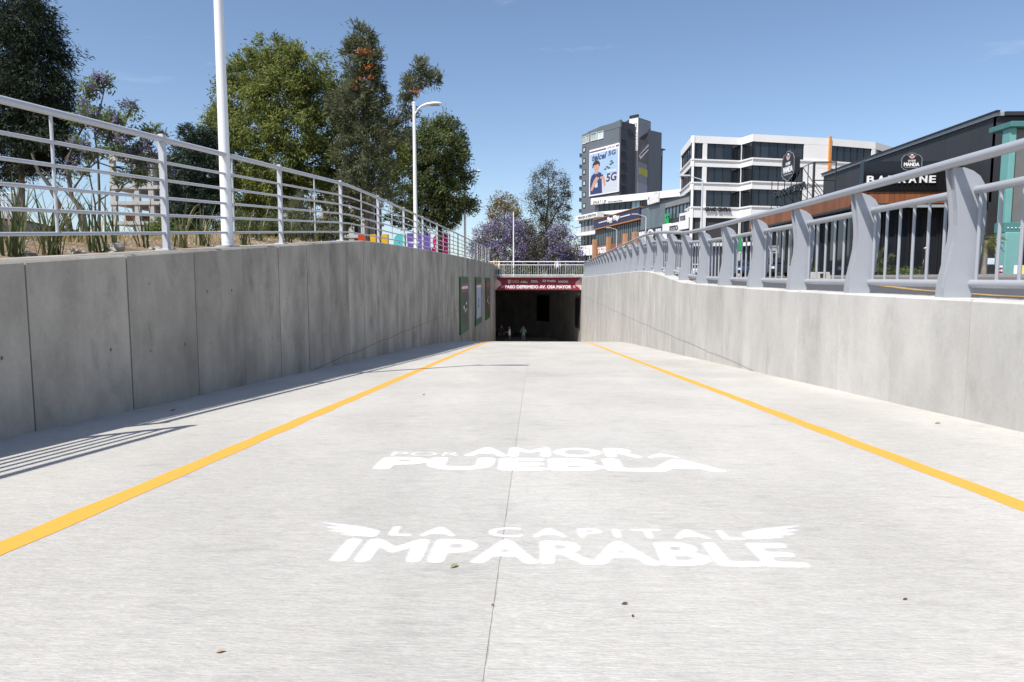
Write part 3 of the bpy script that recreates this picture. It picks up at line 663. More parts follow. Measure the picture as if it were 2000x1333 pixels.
def window(fa, parent, u0, u1, z0, z1, glass, frame, d=0.0, nx=1, nz=1, fw=.07, rec=.12, sill=None):
    mb = MB(); 
    fa.box(mb, u0, u1, d - rec, d + .02, z0, z0 + fw); fa.box(mb, u0, u1, d - rec, d + .02, z1 - fw, z1)
    fa.box(mb, u0, u0 + fw, d - rec, d + .018, z0 + fw, z1 - fw); fa.box(mb, u1 - fw, u1, d - rec, d + .018, z0 + fw, z1 - fw)
    for i in range(1, nx): um = u0 + (u1 - u0) * i / nx; fa.box(mb, um - fw / 2, um + fw / 2, d - rec, d + .012, z0 + fw, z1 - fw)
    for i in range(1, nz): zm = z0 + (z1 - z0) * i / nz; fa.box(mb, u0 + fw, u1 - fw, d - rec, d + .008, zm - fw / 2, zm + fw / 2)
    w = mb.build('window', frame, parent)
    for i in range(nx):
        a = u0 + (u1 - u0) * i / nx + fw * .4; b = u0 + (u1 - u0) * (i + 1) / nx - fw * .4
        dd = d - rec * .7 + .004 * ((i * 7) % 3)
        fa.box(MB(), a, b, dd - .02, dd, z0 + fw * .4, z1 - fw * .4).build('pane', glass, w)
    return w
GZ = 0.85
M_ORANGE = pm('orange_paint', (.62, .26, .07), .6, .05, 2); M_OFFW = pm('office_white', (.80, .795, .785), .75, .05, .4, bump=.05); M_GLASSG = pm('office_glass', (.020, .024, .030), .05, .4, .25, rnd=.35, spec=.7)
M_FRAMED = pm('dark_frame', (.02, .022, .025), .4, .1, 3); M_GREYP = pm('grey_panel', (.22, .225, .235), .6, .08, 1)
# --- white office block with ribbon windows
A, B_, C_, D_, E_, F_, G_ = (23.4, 111.5), (22.55, 100), (30.0, 101.8), (30.9, 99.3), (42.9, 102.6), (51.0, 105.7), (57, 111)
off_ = empty('office_block', (*B_, GZ), 'white office block with dark ribbon windows and an orange strip', 'building')
ring = [A, B_, C_, D_, E_, F_, G_, (66, 135), (36, 135)]
cxx, cyy = np.mean([p[0] for p in ring]), np.mean([p[1] for p in ring])
ins = [(p[0] + (cxx - p[0]) * .03 + (0.25 if i < 2 else 0), p[1] + (cyy - p[1]) * .04) for i, p in enumerate(ring)]
MB().prism([(x, y, GZ) for x, y in ins], [(x, y, 20.6) for x, y in ins]).build('core', pm('core_dark', (.05, .05, .055), .8), off_)
ZB = [(20.95, 19.95), (17.67, 16.66), (14.44, 13.36), (10.97, 9.45)]    # white bands (top, bottom)
segs = [(A, B_, [(.03, .97, 6)]), (B_, C_, [(0.0, .225, 2), (.31, 1.0, 4)]), (C_, D_, [(0.03, 1.0, 2)]), (D_, E_, [(0.0, .67, 6)]), (E_, F_, [(.06, .93, 6)]), (F_, G_, [(.05, .95, 4)])]
for (p, q, wins) in segs:
    fa = Facade(p, q); mb = MB(); e = .02
    for zt, zb in ZB: fa.box(mb, -e if p is not A else 0, fa.L + e, -.35, 0, zb, zt)
    # piers
    edges = [0.0] + [v for w_ in wins for v in (w_[0], w_[1])] + [1.0]
    for a, b in zip(edges[0::2], edges[1::2]):
        if b - a > .012:
            for (zt, zb), (zt2, zb2) in zip(ZB, ZB[1:]): fa.box(mb, a * fa.L, b * fa.L, -.34, -.012, zt2, zb)
            if b - a < .2: fa.box(mb, a * fa.L - .04, b * fa.L + .04, -.33, .03, GZ, 9.45)
            else: fa.box(mb, a * fa.L, b * fa.L, -.33, -.012, GZ, 9.45)
    mb.build('wall', M_OFFW, off_)
    mb = MB()
    for zt, zb in ZB[1:]: fa.box(mb, 0, fa.L, 0, .14, zt - .16, zt + .04)
    mb.build('ledge', M_OFFW, off_)
    for (a, b, n) in wins:
        for (zt, zb), (zt2, zb2) in zip(ZB, ZB[1:]): window(fa, off_, a * fa.L, b * fa.L, zt2 + .04, zb, M_GLASSG, M_FRAMED, -.16, n, 1, .08)
        window(fa, off_, a * fa.L, b * fa.L, 5.9, 9.45, M_GREYP if p is A else M_GLASSG, M_FRAMED, -.3, n, 1, .1)
        window(fa, off_, a * fa.L, b * fa.L, GZ, 5.4, M_GLASS, M_FRAMED, -.3, n, 1, .1)
    fa.box(MB(), 0, fa.L, -.34, -.006, 5.4, 5.9).build('slab_edge', M_OFFW, off_)
MB().prism([(x, y, 20.62) for x, y in ins], [(x, y, 20.7) for x, y in ins]).build('roof', M_OFFW, off_)
fa = Facade(E_, F_); fa.box(MB(), -.12, .24, -.05, .22, 9, 21.2).build('orange_strip', M_ORANGE, off_)
fa = Facade(B_, C_); fa.text('GRAND CENTRAL', 2.2, 6.3, 10.35, 10.95, .15, off_, M_BLACK, .02, .12)
# --- smart up block
SA, SB = onY(1154, 388, 165)[:2], onY(1340, 371, 147.4)[:2]
fa = Facade(SA, SB); t = empty('white_wing', (*SA, GZ), 'long white parapet building with dark strip windows below the tower', 'building')
bx = MB(); fa.box(bx, .3, fa.L, -14, -1.2, GZ, 19.3); bx.build('core', pm('core_grey', (.16, .17, .19), .7), t)
fa.box(MB(), 0, fa.L, -1.3, 0, 18.1, 19.57).build('parapet', M_WHITEW, t); 
fa.box(MB(), .5, fa.L, -1.3, -.2, 14.4, 16.3).build('spandrel', M_WHITEW, t)
window(fa, t, 1.6, fa.L * .42, 16.32, 18.08, M_GLASS, M_FRAMED, -1.0, 6)
window(fa, t, fa.L * .43, fa.L * .52, 16.32, 18.08, pm('aqua_glass', (.25, .42, .46), .1, .1, 1), M_FRAMED, -1.0, 2)
window(fa, t, fa.L * .54, fa.L * .95, 16.32, 18.08, M_GLASS, M_FRAMED, -1.0, 5)
u0, u1, z0, z1 = fa.rect(1158, 392.5, 1174, 398.5); fa.text('SMART', u0, u1, z0, z1, .02, t, M_BLACK, .0, .04, space=1.2)
u0, u1, z0, z1 = fa.rect(1177, 391.0, 1184, 398.5); fa.text('UP', u0, u1, z0, z1, .02, t, M_BLACK, .0, .04)
u0, u1, z0, z1 = fa.rect(1187, 392.5, 1216, 394.6); fa.text('OFICINAS & DEPARTAMENTOS', u0, u1, z0, z1, .02, t, M_BLACK, .0, .04)
# --- strip mall: one long facade
MA, MBp = onY(1161, 431, 150)[:2], onY(1345, 385, 103)[:2]
fa = Facade(MA, MBp); mall = empty('shopping_strip', (*MA, GZ), 'glazed shopping strip with navy sign band and brick pillars', 'building')
def ux(px): return fa.hit(px, 450)[0]
MT = 13.15
U1, U2, U3 = ux(1251), ux(1298), ux(1346)
M_NAVY = pm('navy_sign', (.022, .026, .075), .5, .1, 1); M_STEELB = pm('grey_blue_cladding', (.13, .16, .18), .45, .12, .6, rnd=.12); M_BRICKO = pm('orange_brick_pillar', (.45, .24, .13), .85, .15, 4); M_BRICKB = pm('brown_brick', (.26, .10, .055), .85, .2, 3)
b_ = MB(); fa.box(b_, .2, U3, -12, -1.0, GZ, MT - .3); b_.build('core', MATS['core_dark'], mall)
fa.box(MB(), 0, U1, -.9, .25, MT - 1.9, MT).build('sign_band', M_NAVY, mall); fa.box(MB(), -.1, U1 + .1, -.9, .4, MT, MT + .12).build('cornice', pm('orange_trim', (.5, .2, .06), .6), mall)
fa.box(MB(), 0, U1, -.9, .3, MT - 2.1, MT - 1.9).build('cornice', MATS['orange_trim'], mall)
u0, u1 = ux(1190), ux(1212); fa.text('Happy Wings', u0, u1, MT - 1.5, MT - .2, .27, mall, M_BWHT, .04, .2)
for (a, b) in ((1172, 1188), (1214, 1233)): fa.box(MB(), ux(a), ux(b), .25, .35, MT - .95, MT - .75).build('neon_bar', M_BWHT, mall)
n = 12
for i in range(n): window(fa, mall, U1 * i / n + .02, U1 * (i + 1) / n - .02, 7.6, MT - 2.12, M_STEELB, M_FRAMED, -.2, 2, 1, .08)
fa.box(MB(), 0, U1, -.6, -.05, 5.4, 7.58).build('brick_band', M_BRICKB, mall)
for px in (1163, 1190.5, 1223, 1242.5): fa.box(MB(), ux(px) - .55, ux(px) + .55, -.2, .55, GZ, 9.0).build('brick_pillar', M_BRICKO, mall, bevel=.03)
fa.text('TAGERS', ux(1169), ux(1186), 5.9, 7.2, .02, mall, M_BWHT, .03, .15)
m = MB(); fa.poly(m, [(ux(1219), 6.1), (ux(1241), 6.6), (ux(1241), 6.75), (ux(1219), 6.25)], .1, 1.6); m.build('awning', pm('cream_awning', (.7, .63, .52), .8), mall)
for i in range(9): window(fa, mall, U1 * i / 9 + .05, U1 * (i + 1) / 9 - .05, GZ, 5.38, M_GLASS, M_FRAMED, -.5, 2)
# grey clad part
fa.box(MB(), U1 + .12, U3, -.95, .02, MT - .35, MT - .05).build('cornice', M_FRAMED, mall)
n = 10
for i in range(n):
    a, b = U1 + .15 + (U2 - U1 - .15) * i / n, U1 + .15 + (U2 - U1 - .15) * (i + 1) / n; fa.box(MB(), a + .02, b - .02, -.8, -.01, 9.15, MT - .36).build('cladding_panel', M_STEELB, mall)
for i in range(7):
    a, b = U2 + (U3 - U2) * i / 7, U2 + (U3 - U2) * (i + 1) / 7; window(fa, mall, a + .02, b - .02, 10.0, MT - 1.2, M_GLASSB, M_FRAMED, -.1, 1)
fa.box(MB(), U2, U3, -.8, -.02, MT - 1.2, MT - .36).build('grey_spandrel', M_GREYP, mall); fa.box(MB(), U2, U3, -.8, .0, 9.15, 10.0).build('grey_spandrel', M_FRAMED, mall)
fa.box(MB(), U1 - .3, U2 + .5, -.5, .3, 6.9, 9.1).build('sign_band', M_BLACK, mall)
for s_, a, b in (('WM', 1252, 1263), ('SUSHI', 1285, 1295)): fa.text(s_, ux(a), ux(b), 7.2, 8.8, .32, mall, M_BWHT, .03, .1)
m = MB(); cu, cz = ux(1274), 8.0; ringo = [(cu + 1.35 * math.cos(a), cz + .95 * math.sin(a)) for a in np.linspace(0, 2 * math.pi, 25)[:-1]]; ringi = [(cu + .95 * math.cos(a), cz + .62 * math.sin(a)) for a in np.linspace(0, 2 * math.pi, 25)[:-1]]
for i in range(24): j = (i + 1) % 24; fa.poly(m, [ringo[i], ringo[j], ringi[j], ringi[i]], .3, .42)
m.build('ring_logo', M_BWHT, mall)
fa.text('NYO', cu - .75, cu + .75, 7.75, 8.3, .33, mall, M_BWHT, .03, .08)
fa.text('Crumbled', ux(1268), ux(1290), MT - .1, MT + 1.7, .2, mall, M_BWHT, .06, .25, shear=.2)
for (a, b, z0, z1, s_, mt, tm) in ((1300, 1313, 6.9, 9.3, '', M_BWHT, None), (1313, 1333, 7.5, 9.2, 'ESTETICA', M_BWHT, M_BLACK), (1333, 1352, 8.0, 10.4, '', M_BWHT, None)):
    sb = MB(); fa.box(sb, ux(a), ux(b), .05, .55, z0, z1); sb = sb.build('signboard', mt, mall)
    if s_: fa.text(s_, ux(a) + .3, ux(b) - .3, z0 + .5, z1 - .4, .57, sb, tm, .03, .03)
fa.text('XT', ux(1302), ux(1310), 9.35, 10.9, .2, mall, pm('sign_green', (.02, .35, .10), .5), .06, .25)
fa.text('TEXTILES', ux(1334.5), ux(1345), 9.3, 10.0, .56, mall, M_BLACK, .03, .03)
for i in range(8):
    a, b = U1 + (U3 - U1) * i / 8, U1 + (U3 - U1) * (i + 1) / 8; window(fa, mall, a + .04, b - .04, GZ, 6.88, M_GREYP if i > 4 else M_GLASS, M_FRAMED, -.4, 2)
# --- white terrace building at the end of the strip
TA, TB = onY(1124, 430, 161)[:2], onY(1166, 430, 150.5)[:2]
fa = Facade(TA, TB); t = empty('terrace_building', (*TA, GZ), 'white terrace building with balcony railing beside the brick pillars', 'building')
b_ = MB(); fa.box(b_, .2, fa.L, -10, -1.6, GZ, 14.6); b_.build('core', MATS['core_dark'], t)
fa.box(MB(), 0, fa.L, -1.8, 0, 14.0, 15.05).build('fascia', M_WHITEW, t); fa.box(MB(), 0, fa.L, -1.7, .1, 10.4, 11.1).build('balcony_slab', M_WHITEW, t)
for i in range(16): u = fa.L * (i + .5) / 16; MB().tube([fa.pt(u, .02, 11.1), fa.pt(u, .02, 12.4)], .05, 6).build('balcony_bar', M_BWHT, t)
MB().tube([fa.pt(0, .02, 12.4), fa.pt(fa.L, .02, 12.4)], .07, 6).build('balcony_rail', M_FRAMED, t)
for i in range(3): window(fa, t, fa.L * i / 3 + .1, fa.L * (i + 1) / 3 - .1, 11.2, 13.9, M_GLASSB, M_FRAMED, -1.4, 2); window(fa, t, fa.L * i / 3 + .1, fa.L * (i + 1) / 3 - .1, 8.4, 10.3, M_GLASS, M_FRAMED, -1.4, 2); window(fa, t, fa.L * i / 3 + .1, fa.L * (i + 1) / 3 - .1, 1.6, 5.6, M_GLASS, M_FRAMED, -1.0, 2)
m = MB(); fa.poly(m, [(.4, 5.8), (fa.L - .2, 5.8), (fa.L - .2, 8.0), (.4, 8.0)], -1.3, .4); m.build('canopy', M_WHITEW, t)
fa.box(MB(), 0, fa.L, -1.6, .2, GZ, 1.6).build('plinth', M_WHITEW, t)
fa.text('TERRAZA & EVENTOS', 1.2, fa.L - .5, 14.25, 14.75, .02, t, M_GREYP, .02, .05)
# --- grey tower with billboard
TL, TK, TR = onY(1137, 258, 197)[:2], onY(1212, 237, 183)[:2], onY(1240, 243, 187)[:2]
tow = empty('apartment_tower', (*TK, GZ), 'tall grey apartment tower with a phone advertising billboard', 'building')
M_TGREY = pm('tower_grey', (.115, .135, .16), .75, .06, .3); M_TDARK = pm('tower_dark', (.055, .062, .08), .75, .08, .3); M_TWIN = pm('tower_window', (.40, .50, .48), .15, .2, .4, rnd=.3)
TOP = 41.45; dep = np.array([TR[0] - TK[0], TR[1] - TK[1]]); back = (TL[0] + dep[0] * 3, TL[1] + dep[1] * 3); back2 = (TK[0] + dep[0] * 3, TK[1] + dep[1] * 3)
fl, fr = Facade(TL, TK), Facade(TK, TR)
lo = [TL, TK, TR, back2, back]
MB().prism([(x, y, GZ) for x, y in lo], [(x, y, TOP - .6) for x, y in lo]).build('wall', M_TGREY, tow)
m = MB(); fl.poly(m, [(-.05, TOP - 1.5), (fl.L + .04, TOP - 1.5), (fl.L + .04, TOP + .35), (fl.L * .8, TOP + .1), (fl.L * .5, TOP + .15), (fl.L * .2, TOP - .25), (-.05, TOP - .9)], -.5, .06); m.build('parapet', M_TGREY, tow)
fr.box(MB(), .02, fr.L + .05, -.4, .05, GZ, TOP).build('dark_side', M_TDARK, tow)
for (x0, y0, x1, y1) in ((1138.8, 267, 1144, 281.5), (1145.2, 264, 1151.3, 278.5), (1154.6, 260, 1166.3, 275), (1168, 257, 1179, 272)):
    u0, u1, z0, z1 = fl.rect(x0, y0, x1, y1); window(fl, tow, u0, u1, z0, z1, M_TWIN, M_BWHT, .14, 1, 1, .1)
for k in range(7):
    u0, u1, z0, z1 = fl.rect(1139, 288 + 21.9 * k, 1144, 297 + 21.9 * k); window(fl, tow, u0, u1, z0, z1, M_TWIN, M_FRAMED, .14, 1, 1, .1)
    mbb = MB(); fl.box(mbb, -1.1, .3, -1.4, .05, z0 - 1.2, z0 - 1.0); fl.box(mbb, -1.1, -1.05, -1.4, .05, z0 - 1.0, z0 - .1); mbb.build('balcony', M_TGREY, tow)
for (x0, y0, x1, y1) in [(1212.8, 273 + 22.6 * k, 1221.5, 284 + 22.6 * k) for k in range(6)] + [(1226, 253, 1231, 264), (1233.5, 258, 1236, 266)]:
    u0, u1, z0, z1 = fr.rect(x0, y0, x1, y1); window(fr, tow, u0, u1, z0, z1, M_TWIN, M_FRAMED, .12, 3 if x1 - x0 > 6 else 1, 1, .09)
# stair core
S0, S1, S2 = onY(1229.5, 236, 189)[:2], onY(1246.5, 230, 187)[:2], onY(1271, 236, 192)[:2]
fs, fg = Facade(S0, S1), Facade(S1, S2); zt = fs.hit(1240, 231)[1]
lo = [S0, S1, S2, (S2[0] - 3, S2[1] + 8), (S0[0] - 2, S0[1] + 8)]
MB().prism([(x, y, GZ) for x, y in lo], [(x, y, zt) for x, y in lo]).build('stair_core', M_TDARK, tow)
fs.box(MB(), 0, fs.L, -.2, .06, fs.hit(1240, 295)[1], zt + .1).build('stair_front', M_OFFW, tow); fs.box(MB(), .1, fs.L, -.3, .2, zt + .1, zt + .8).build('roof_slab', M_FRAMED, tow)
for (x0, y0, x1, y1) in ((1234, 242, 1244, 253.5), (1240, 260, 1245, 280), (1240.5, 283, 1244.5, 293)):
    u0, u1, z0, z1 = fs.rect(x0, y0, x1, y1); window(fs, tow, u0, u1, z0, z1, M_TWIN, M_FRAMED, .08, 2 if x1 - x0 > 8 else 1, 3, .09)
gz = lambda py: fg.hit(1258, py)[1]
M_MUR = [pm('mural_grey', (.28, .29, .32), .7, .15, .25), pm('mural_brown', (.17, .15, .14), .7, .35, .3), pm('mural_pale', (.38, .40, .45), .7, .1, .3), pm('mural_dark', (.05, .05, .06), .7, .3, .3), pm('mural_yellow', (.52, .5, .08), .7, .1, .5)]
mur = fg.box(MB(), .02, fg.L, 0, .05, gz(380), zt - .2).build('mural', M_MUR[0], tow)
fg.poly(MB(), [(0.1, gz(318)), (fg.L - .1, gz(322)), (fg.L - .1, gz(257)), (fg.L * .55, gz(272)), (.1, gz(278))], .05, .07).build('mural_patch', M_MUR[1], mur)
fg.poly(MB(), [(0.1, gz(276)), (fg.L * .5, gz(274)), (fg.L - .1, gz(256)), (fg.L - .1, gz(246)), (fg.L * .7, gz(258)), (fg.L * .35, gz(266))], .07, .09).build('mural_patch', M_MUR[3], mur)
fg.poly(MB(), [(0.1, gz(380)), (fg.L - .1, gz(380)), (fg.L - .1, gz(361)), (.1, gz(359))], .05, .07).build('mural_patch', M_MUR[2], mur)
fg.poly(MB(), [(fg.L * .12, gz(342)), (fg.L - .3, gz(346)), (fg.L - .3, gz(332)), (fg.L * .12, gz(329))], .05, .075).build('mural_patch', M_MUR[4], mur)
fg.poly(MB(), [(fg.L * .08, gz(307)), (fg.L * .2, gz(314)), (fg.L - .05, gz(286)), (fg.L * .85, gz(279))], .09, .11).build('mural_band', M_BWHT, mur)
fg.poly(MB(), [(fg.L * .16, gz(305.5)), (fg.L * .21, gz(308)), (fg.L * .9, gz(286)), (fg.L * .84, gz(284))], .11, .12).build('mural_lettering', M_MUR[3], mur)
# right wing
W0, W1 = onY(1269, 290, 193)[:2], onY(1294.5, 294, 197)[:2]; fw_ = Facade(W0, W1); wz = fw_.hit(1280, 291)[1]
m = MB(); fw_.box(m, 0, fw_.L, -8, 0, GZ, wz); m.build('wing', M_TDARK, tow); fw_.box(MB(), -.2, fw_.L + .5, -8, .5, wz, wz + .3).build('roof_slab', M_TDARK, tow)
for (x0, y0, x1, y1, n_) in ((1280, 293.5, 1291.5, 304.5, 2), (1279, 312.5, 1284, 322.5, 2), (1279, 333.5, 1284, 343.5, 2), (1279, 354, 1284, 365, 2), (1286.5, 319, 1288, 324, 1), (1286.5, 339, 1288, 345, 1), (1286.5, 360, 1288, 365, 1)):
    u0, u1, z0, z1 = fw_.rect(x0, y0, x1, y1); window(fw_, tow, u0, u1, z0, z1, M_TWIN, M_BWHT, .1, n_, 1, .08)
# billboard, fixed to the tower but a thing of its own
u0, u1 = fl.hit(1153, 330)[0], fl.hit(1210.5, 330)[0]; zt0, zb0 = fl.hit(1182, 287)[1], fl.hit(1182, 379.5)[1]
bb = empty('billboard', fl.pt((u0 + u1) / 2, .2, zb0), 'pale blue advertising billboard with a man holding a phone on the grey tower', 'billboard')
fl.box(MB(), u0, u1, .06, .35, zb0, zt0).build('frame', M_BWHT, bb)
W_, H_ = u1 - u0, zt0 - zb0; BU = lambda x: u0 + W_ * x; BZ = lambda z: zb0 + H_ * z
M_BSKY = pm('billboard_sky', (.34, .48, .68), .5, .10, .25); M_BHAZE = pm('billboard_haze', (.52, .55, .62), .5, .06, .3); M_BNAVY = pm('billboard_navy', (.03, .045, .14), .5, .05, 1); M_SKINP = pm('print_skin', (.50, .30, .23), .6, .08, .6); M_PURP = pm('print_purple', (.13, .10, .22), .6, .05, 1)
fl.box(MB(), BU(.025), BU(.975), .35, .36, BZ(.40), BZ(.90)).build('print_sky', M_BSKY, bb); fl.box(MB(), BU(.025), BU(.975), .35, .36, BZ(.02), BZ(.40)).build('print_haze', M_BHAZE, bb)
fl.box(MB(), BU(0.01), BU(.58), .35, .362, BZ(.93), BZ(.965)).build('print_strip', M_PURP, bb); fl.box(MB(), BU(.90), BU(.99), .35, .362, BZ(.93), BZ(.97)).build('print_strip', M_PURP, bb)
fl.text('#TELCEL', BU(.62), BU(.88), BZ(.925), BZ(.97), .355, bb, M_PURP, .02, .01)
fl.text('telcel', BU(.10), BU(.60), BZ(.745), BZ(.885), .365, bb, M_BNAVY, .03, .015, shear=.25); fl.text('5G', BU(.65), BU(.90), BZ(.785), BZ(.885), .365, bb, M_BNAVY, .03, .015, shear=.1)
fl.text('5G', BU(.59), BU(.94), BZ(.245), BZ(.42), .375, bb, M_BNAVY, .03, .015, shear=.1); fl.text('de verdad', BU(.62), BU(.92), BZ(.45), BZ(.49), .375, bb, M_BWHT, .02, .01)
def bp(name, pts, mat, lay): fl.poly(MB(), [(BU(x), BZ(z)) for x, z in pts][::-1] if False else [(BU(x), BZ(z)) for x, z in pts], .36, .366 + .006 * lay).build(name, mat, bb)
ell = lambda cx, cz, rx, rz, n=16: [(cx + rx * math.cos(a), cz + rz * math.sin(a)) for a in np.linspace(0, 2 * math.pi, n + 1)[:-1]]
bp('print_shirt', [(.05, .03), (.46, .03), (.45, .2), (.44, .36), (.42, .46), (.33, .49), (.2, .49), (.09, .44), (.04, .36), (.03, .2)], M_BNAVY, 0)
bp('print_neck', [(.19, .46), (.31, .46), (.31, .56), (.2, .56)], M_SKINP, 1); bp('print_face', ell(.25, .61, .10, .085), M_SKINP, 2)
bp('print_hair', [(.11, .60), (.12, .68), (.17, .735), (.25, .75), (.33, .73), (.375, .68), (.37, .61), (.345, .62), (.33, .66), (.24, .655), (.16, .65), (.145, .61)], pm('print_hair', (.05, .03, .028), .6), 3)
bp('print_arm', [(.05, .14), (.11, .10), (.24, .25), (.35, .35), (.33, .42), (.24, .39), (.16, .32)], M_SKINP, 4); bp('print_arm', [(.52, .16), (.58, .19), (.56, .32), (.50, .41), (.38, .41), (.38, .35), (.47, .32)], M_SKINP, 4)
bp('print_phone', [(.28, .375), (.48, .385), (.48, .425), (.28, .415)], M_BNAVY, 5); bp('print_shirt_mark', [(.2, .17), (.3, .17), (.3, .27), (.2, .27)], M_BHAZE, 1)
for (x, z) in ((.62, .56), (.68, .53), (.74, .60), (.80, .62), (.76, .66), (.56, .52)): bp('print_leaf', ell(x, z, .045, .018, 8), pm('print_green', (.05, .10, .07), .6), 3)

# --- black restaurant with wood band
XW = 27.2; rest = empty('restaurant', (21, 45, .6), 'black restaurant with wooden fascia and white letters on its sign', 'building')
M_CLAD = pm('dark_cladding', (.035, .036, .04), .55, .15, .7, rnd=.12); M_WOOD = pm('wood_fascia', (.24, .088, .035), .55, .25, 3, stretch=(1, 1, .2), rnd=.18); M_METAL = pm('zinc_edge', (.35, .37, .39), .4, .05, 2)
fm = Facade((XW, 66), (XW, 42)); RTOP = 10.25
m = MB(); fm.box(m, .2, fm.L - .02, -16, -.2, .6, RTOP - .1); m.build('core', MATS['core_dark'], rest)
n = 10
for i in range(n): fm.box(MB(), fm.L * i / n + .01, fm.L * (i + 1) / n - .01, -.2, 0, 5.3, RTOP).build('cladding_panel', M_CLAD, rest)
fe = Facade((XW, 42), (XW + 10, 42)); fe.box(MB(), .0, 10, -.25, .012, .6, RTOP).build('end_wall', M_CLAD, rest)
m = MB(); fm.box(m, -.1, fm.L + .2, -.3, .14, RTOP, RTOP + .2); m.build('roof_edge', M_METAL, rest); m = MB(); fm.box(m, -.1, fm.L + .3, -16, -.31, RTOP, RTOP + .22); m.build('roof', M_CLAD, rest)
fm.box(MB(), -.12, fm.L + .3, .0, .22, RTOP + .2, RTOP + .30).build('roof_flashing', M_BLACK, rest)
# porch in front: front face at Y=45, side face along the street
PX0 = 20.45; ff = Facade((PX0, 45), (XW + 3, 45)); fsd = Facade((PX0, 66), (PX0, 45))
def fz(py, px=1740): return ff.hit(px, py)[1]
SIG0, SIG1 = fz(381), fz(316); WD0, WD1 = fz(398), fz(374.5)
sg = ff.box(MB(), .55, ff.L, -.4, .12, WD1 + .02, SIG1).build('sign_panel', pm('gloss_black', (.012, .012, .013), .12, .3, .5), rest)
u = lambda px: ff.hit(px, 355)[0]
for ch, px in zip('BARRANE', (1690.5, 1711, 1732, 1752, 1772, 1793, 1812)):
    ff.text(ch, u(px), u(px + (14.5 if ch != 'E' else 12)), fz(358.5), fz(344.5), .13, sg, M_BWHT, .02, .08)
for i in range(30): a = ff.L * i / 30; ff.box(MB(), a + .008, a + ff.L / 30 - .008, -.4, .02, WD0, WD1).build('wood_board', M_WOOD, rest)
for i in range(44): a = fsd.L * i / 44; fsd.box(MB(), a + .008, a + fsd.L / 44 - .008, -.4, .0, WD0 - .15, WD1 + .18).build('wood_board', M_WOOD, rest)
fsd.box(MB(), -.1, fsd.L + .1, -.5, .06, WD1 + .2, WD1 + .36).build('fascia_trim', M_BLACK, rest); fsd.box(MB(), -.1, fsd.L, -.5, .05, WD0 - .32, WD0 - .16).build('fascia_trim', M_BLACK, rest)
m = MB(); m.box(PX0 + .1, XW + 3, 45.3, 65.8, WD0 + .1, WD1); m.build('porch_roof', M_BLACK, rest)
for i in range(8): window(fsd, rest, fsd.L * i / 8 + .04, fsd.L * (i + 1) / 8 - .04, .75, WD0 - .33, M_GLASS, M_FRAMED, -.7, 2, 1, .09)
for i in range(5): window(ff, rest, .5 + (ff.L - .5) * i / 5 + .04, .5 + (ff.L - .5) * (i + 1) / 5 - .04, .75, WD0 - .25, M_GLASS, M_FRAMED, -.9, 2, 1, .09)
m = MB(); ff.box(m, 0, ff.L, -.4, -.02, WD0 - .24, WD0 - .06); m.build('fascia_trim', M_METAL, rest)
ff.box(MB(), .05, .35, -.3, .0, .6, WD0).build('corner_post', M_BLACK, rest); fsd.box(MB(), 6.0, 6.3, -.3, 0, .6, WD0 - .3).build('corner_post', M_BLACK, rest); fsd.box(MB(), 13, 13.3, -.3, 0, .6, WD0 - .3).build('corner_post', M_BLACK, rest)
# vertical menu sign
mp_ = empty('menu_sign', (*onY(1694, 540, 44)[:2], .6), 'narrow black upright sign with white letters beside the restaurant planter', 'sign')
fx = Facade((onY(1690, 500, 44)[0], 44), (onY(1699, 500, 44)[0], 44)); fx.box(MB(), 0, fx.L, -.15, 0, .55, fx.hit(1694, 482)[1]).build('panel', M_BLACK, mp_)
for s_, y0, y1 in (('T', 489, 494), ('TEI', 507, 513), ('A', 515, 521), ('N', 526, 532)): fx.text(s_, .05, fx.L - .05 if len(s_) > 1 else .2, fx.hit(1694, y1)[1], fx.hit(1694, y0)[1], .003, mp_, M_BWHT, .02, .01)
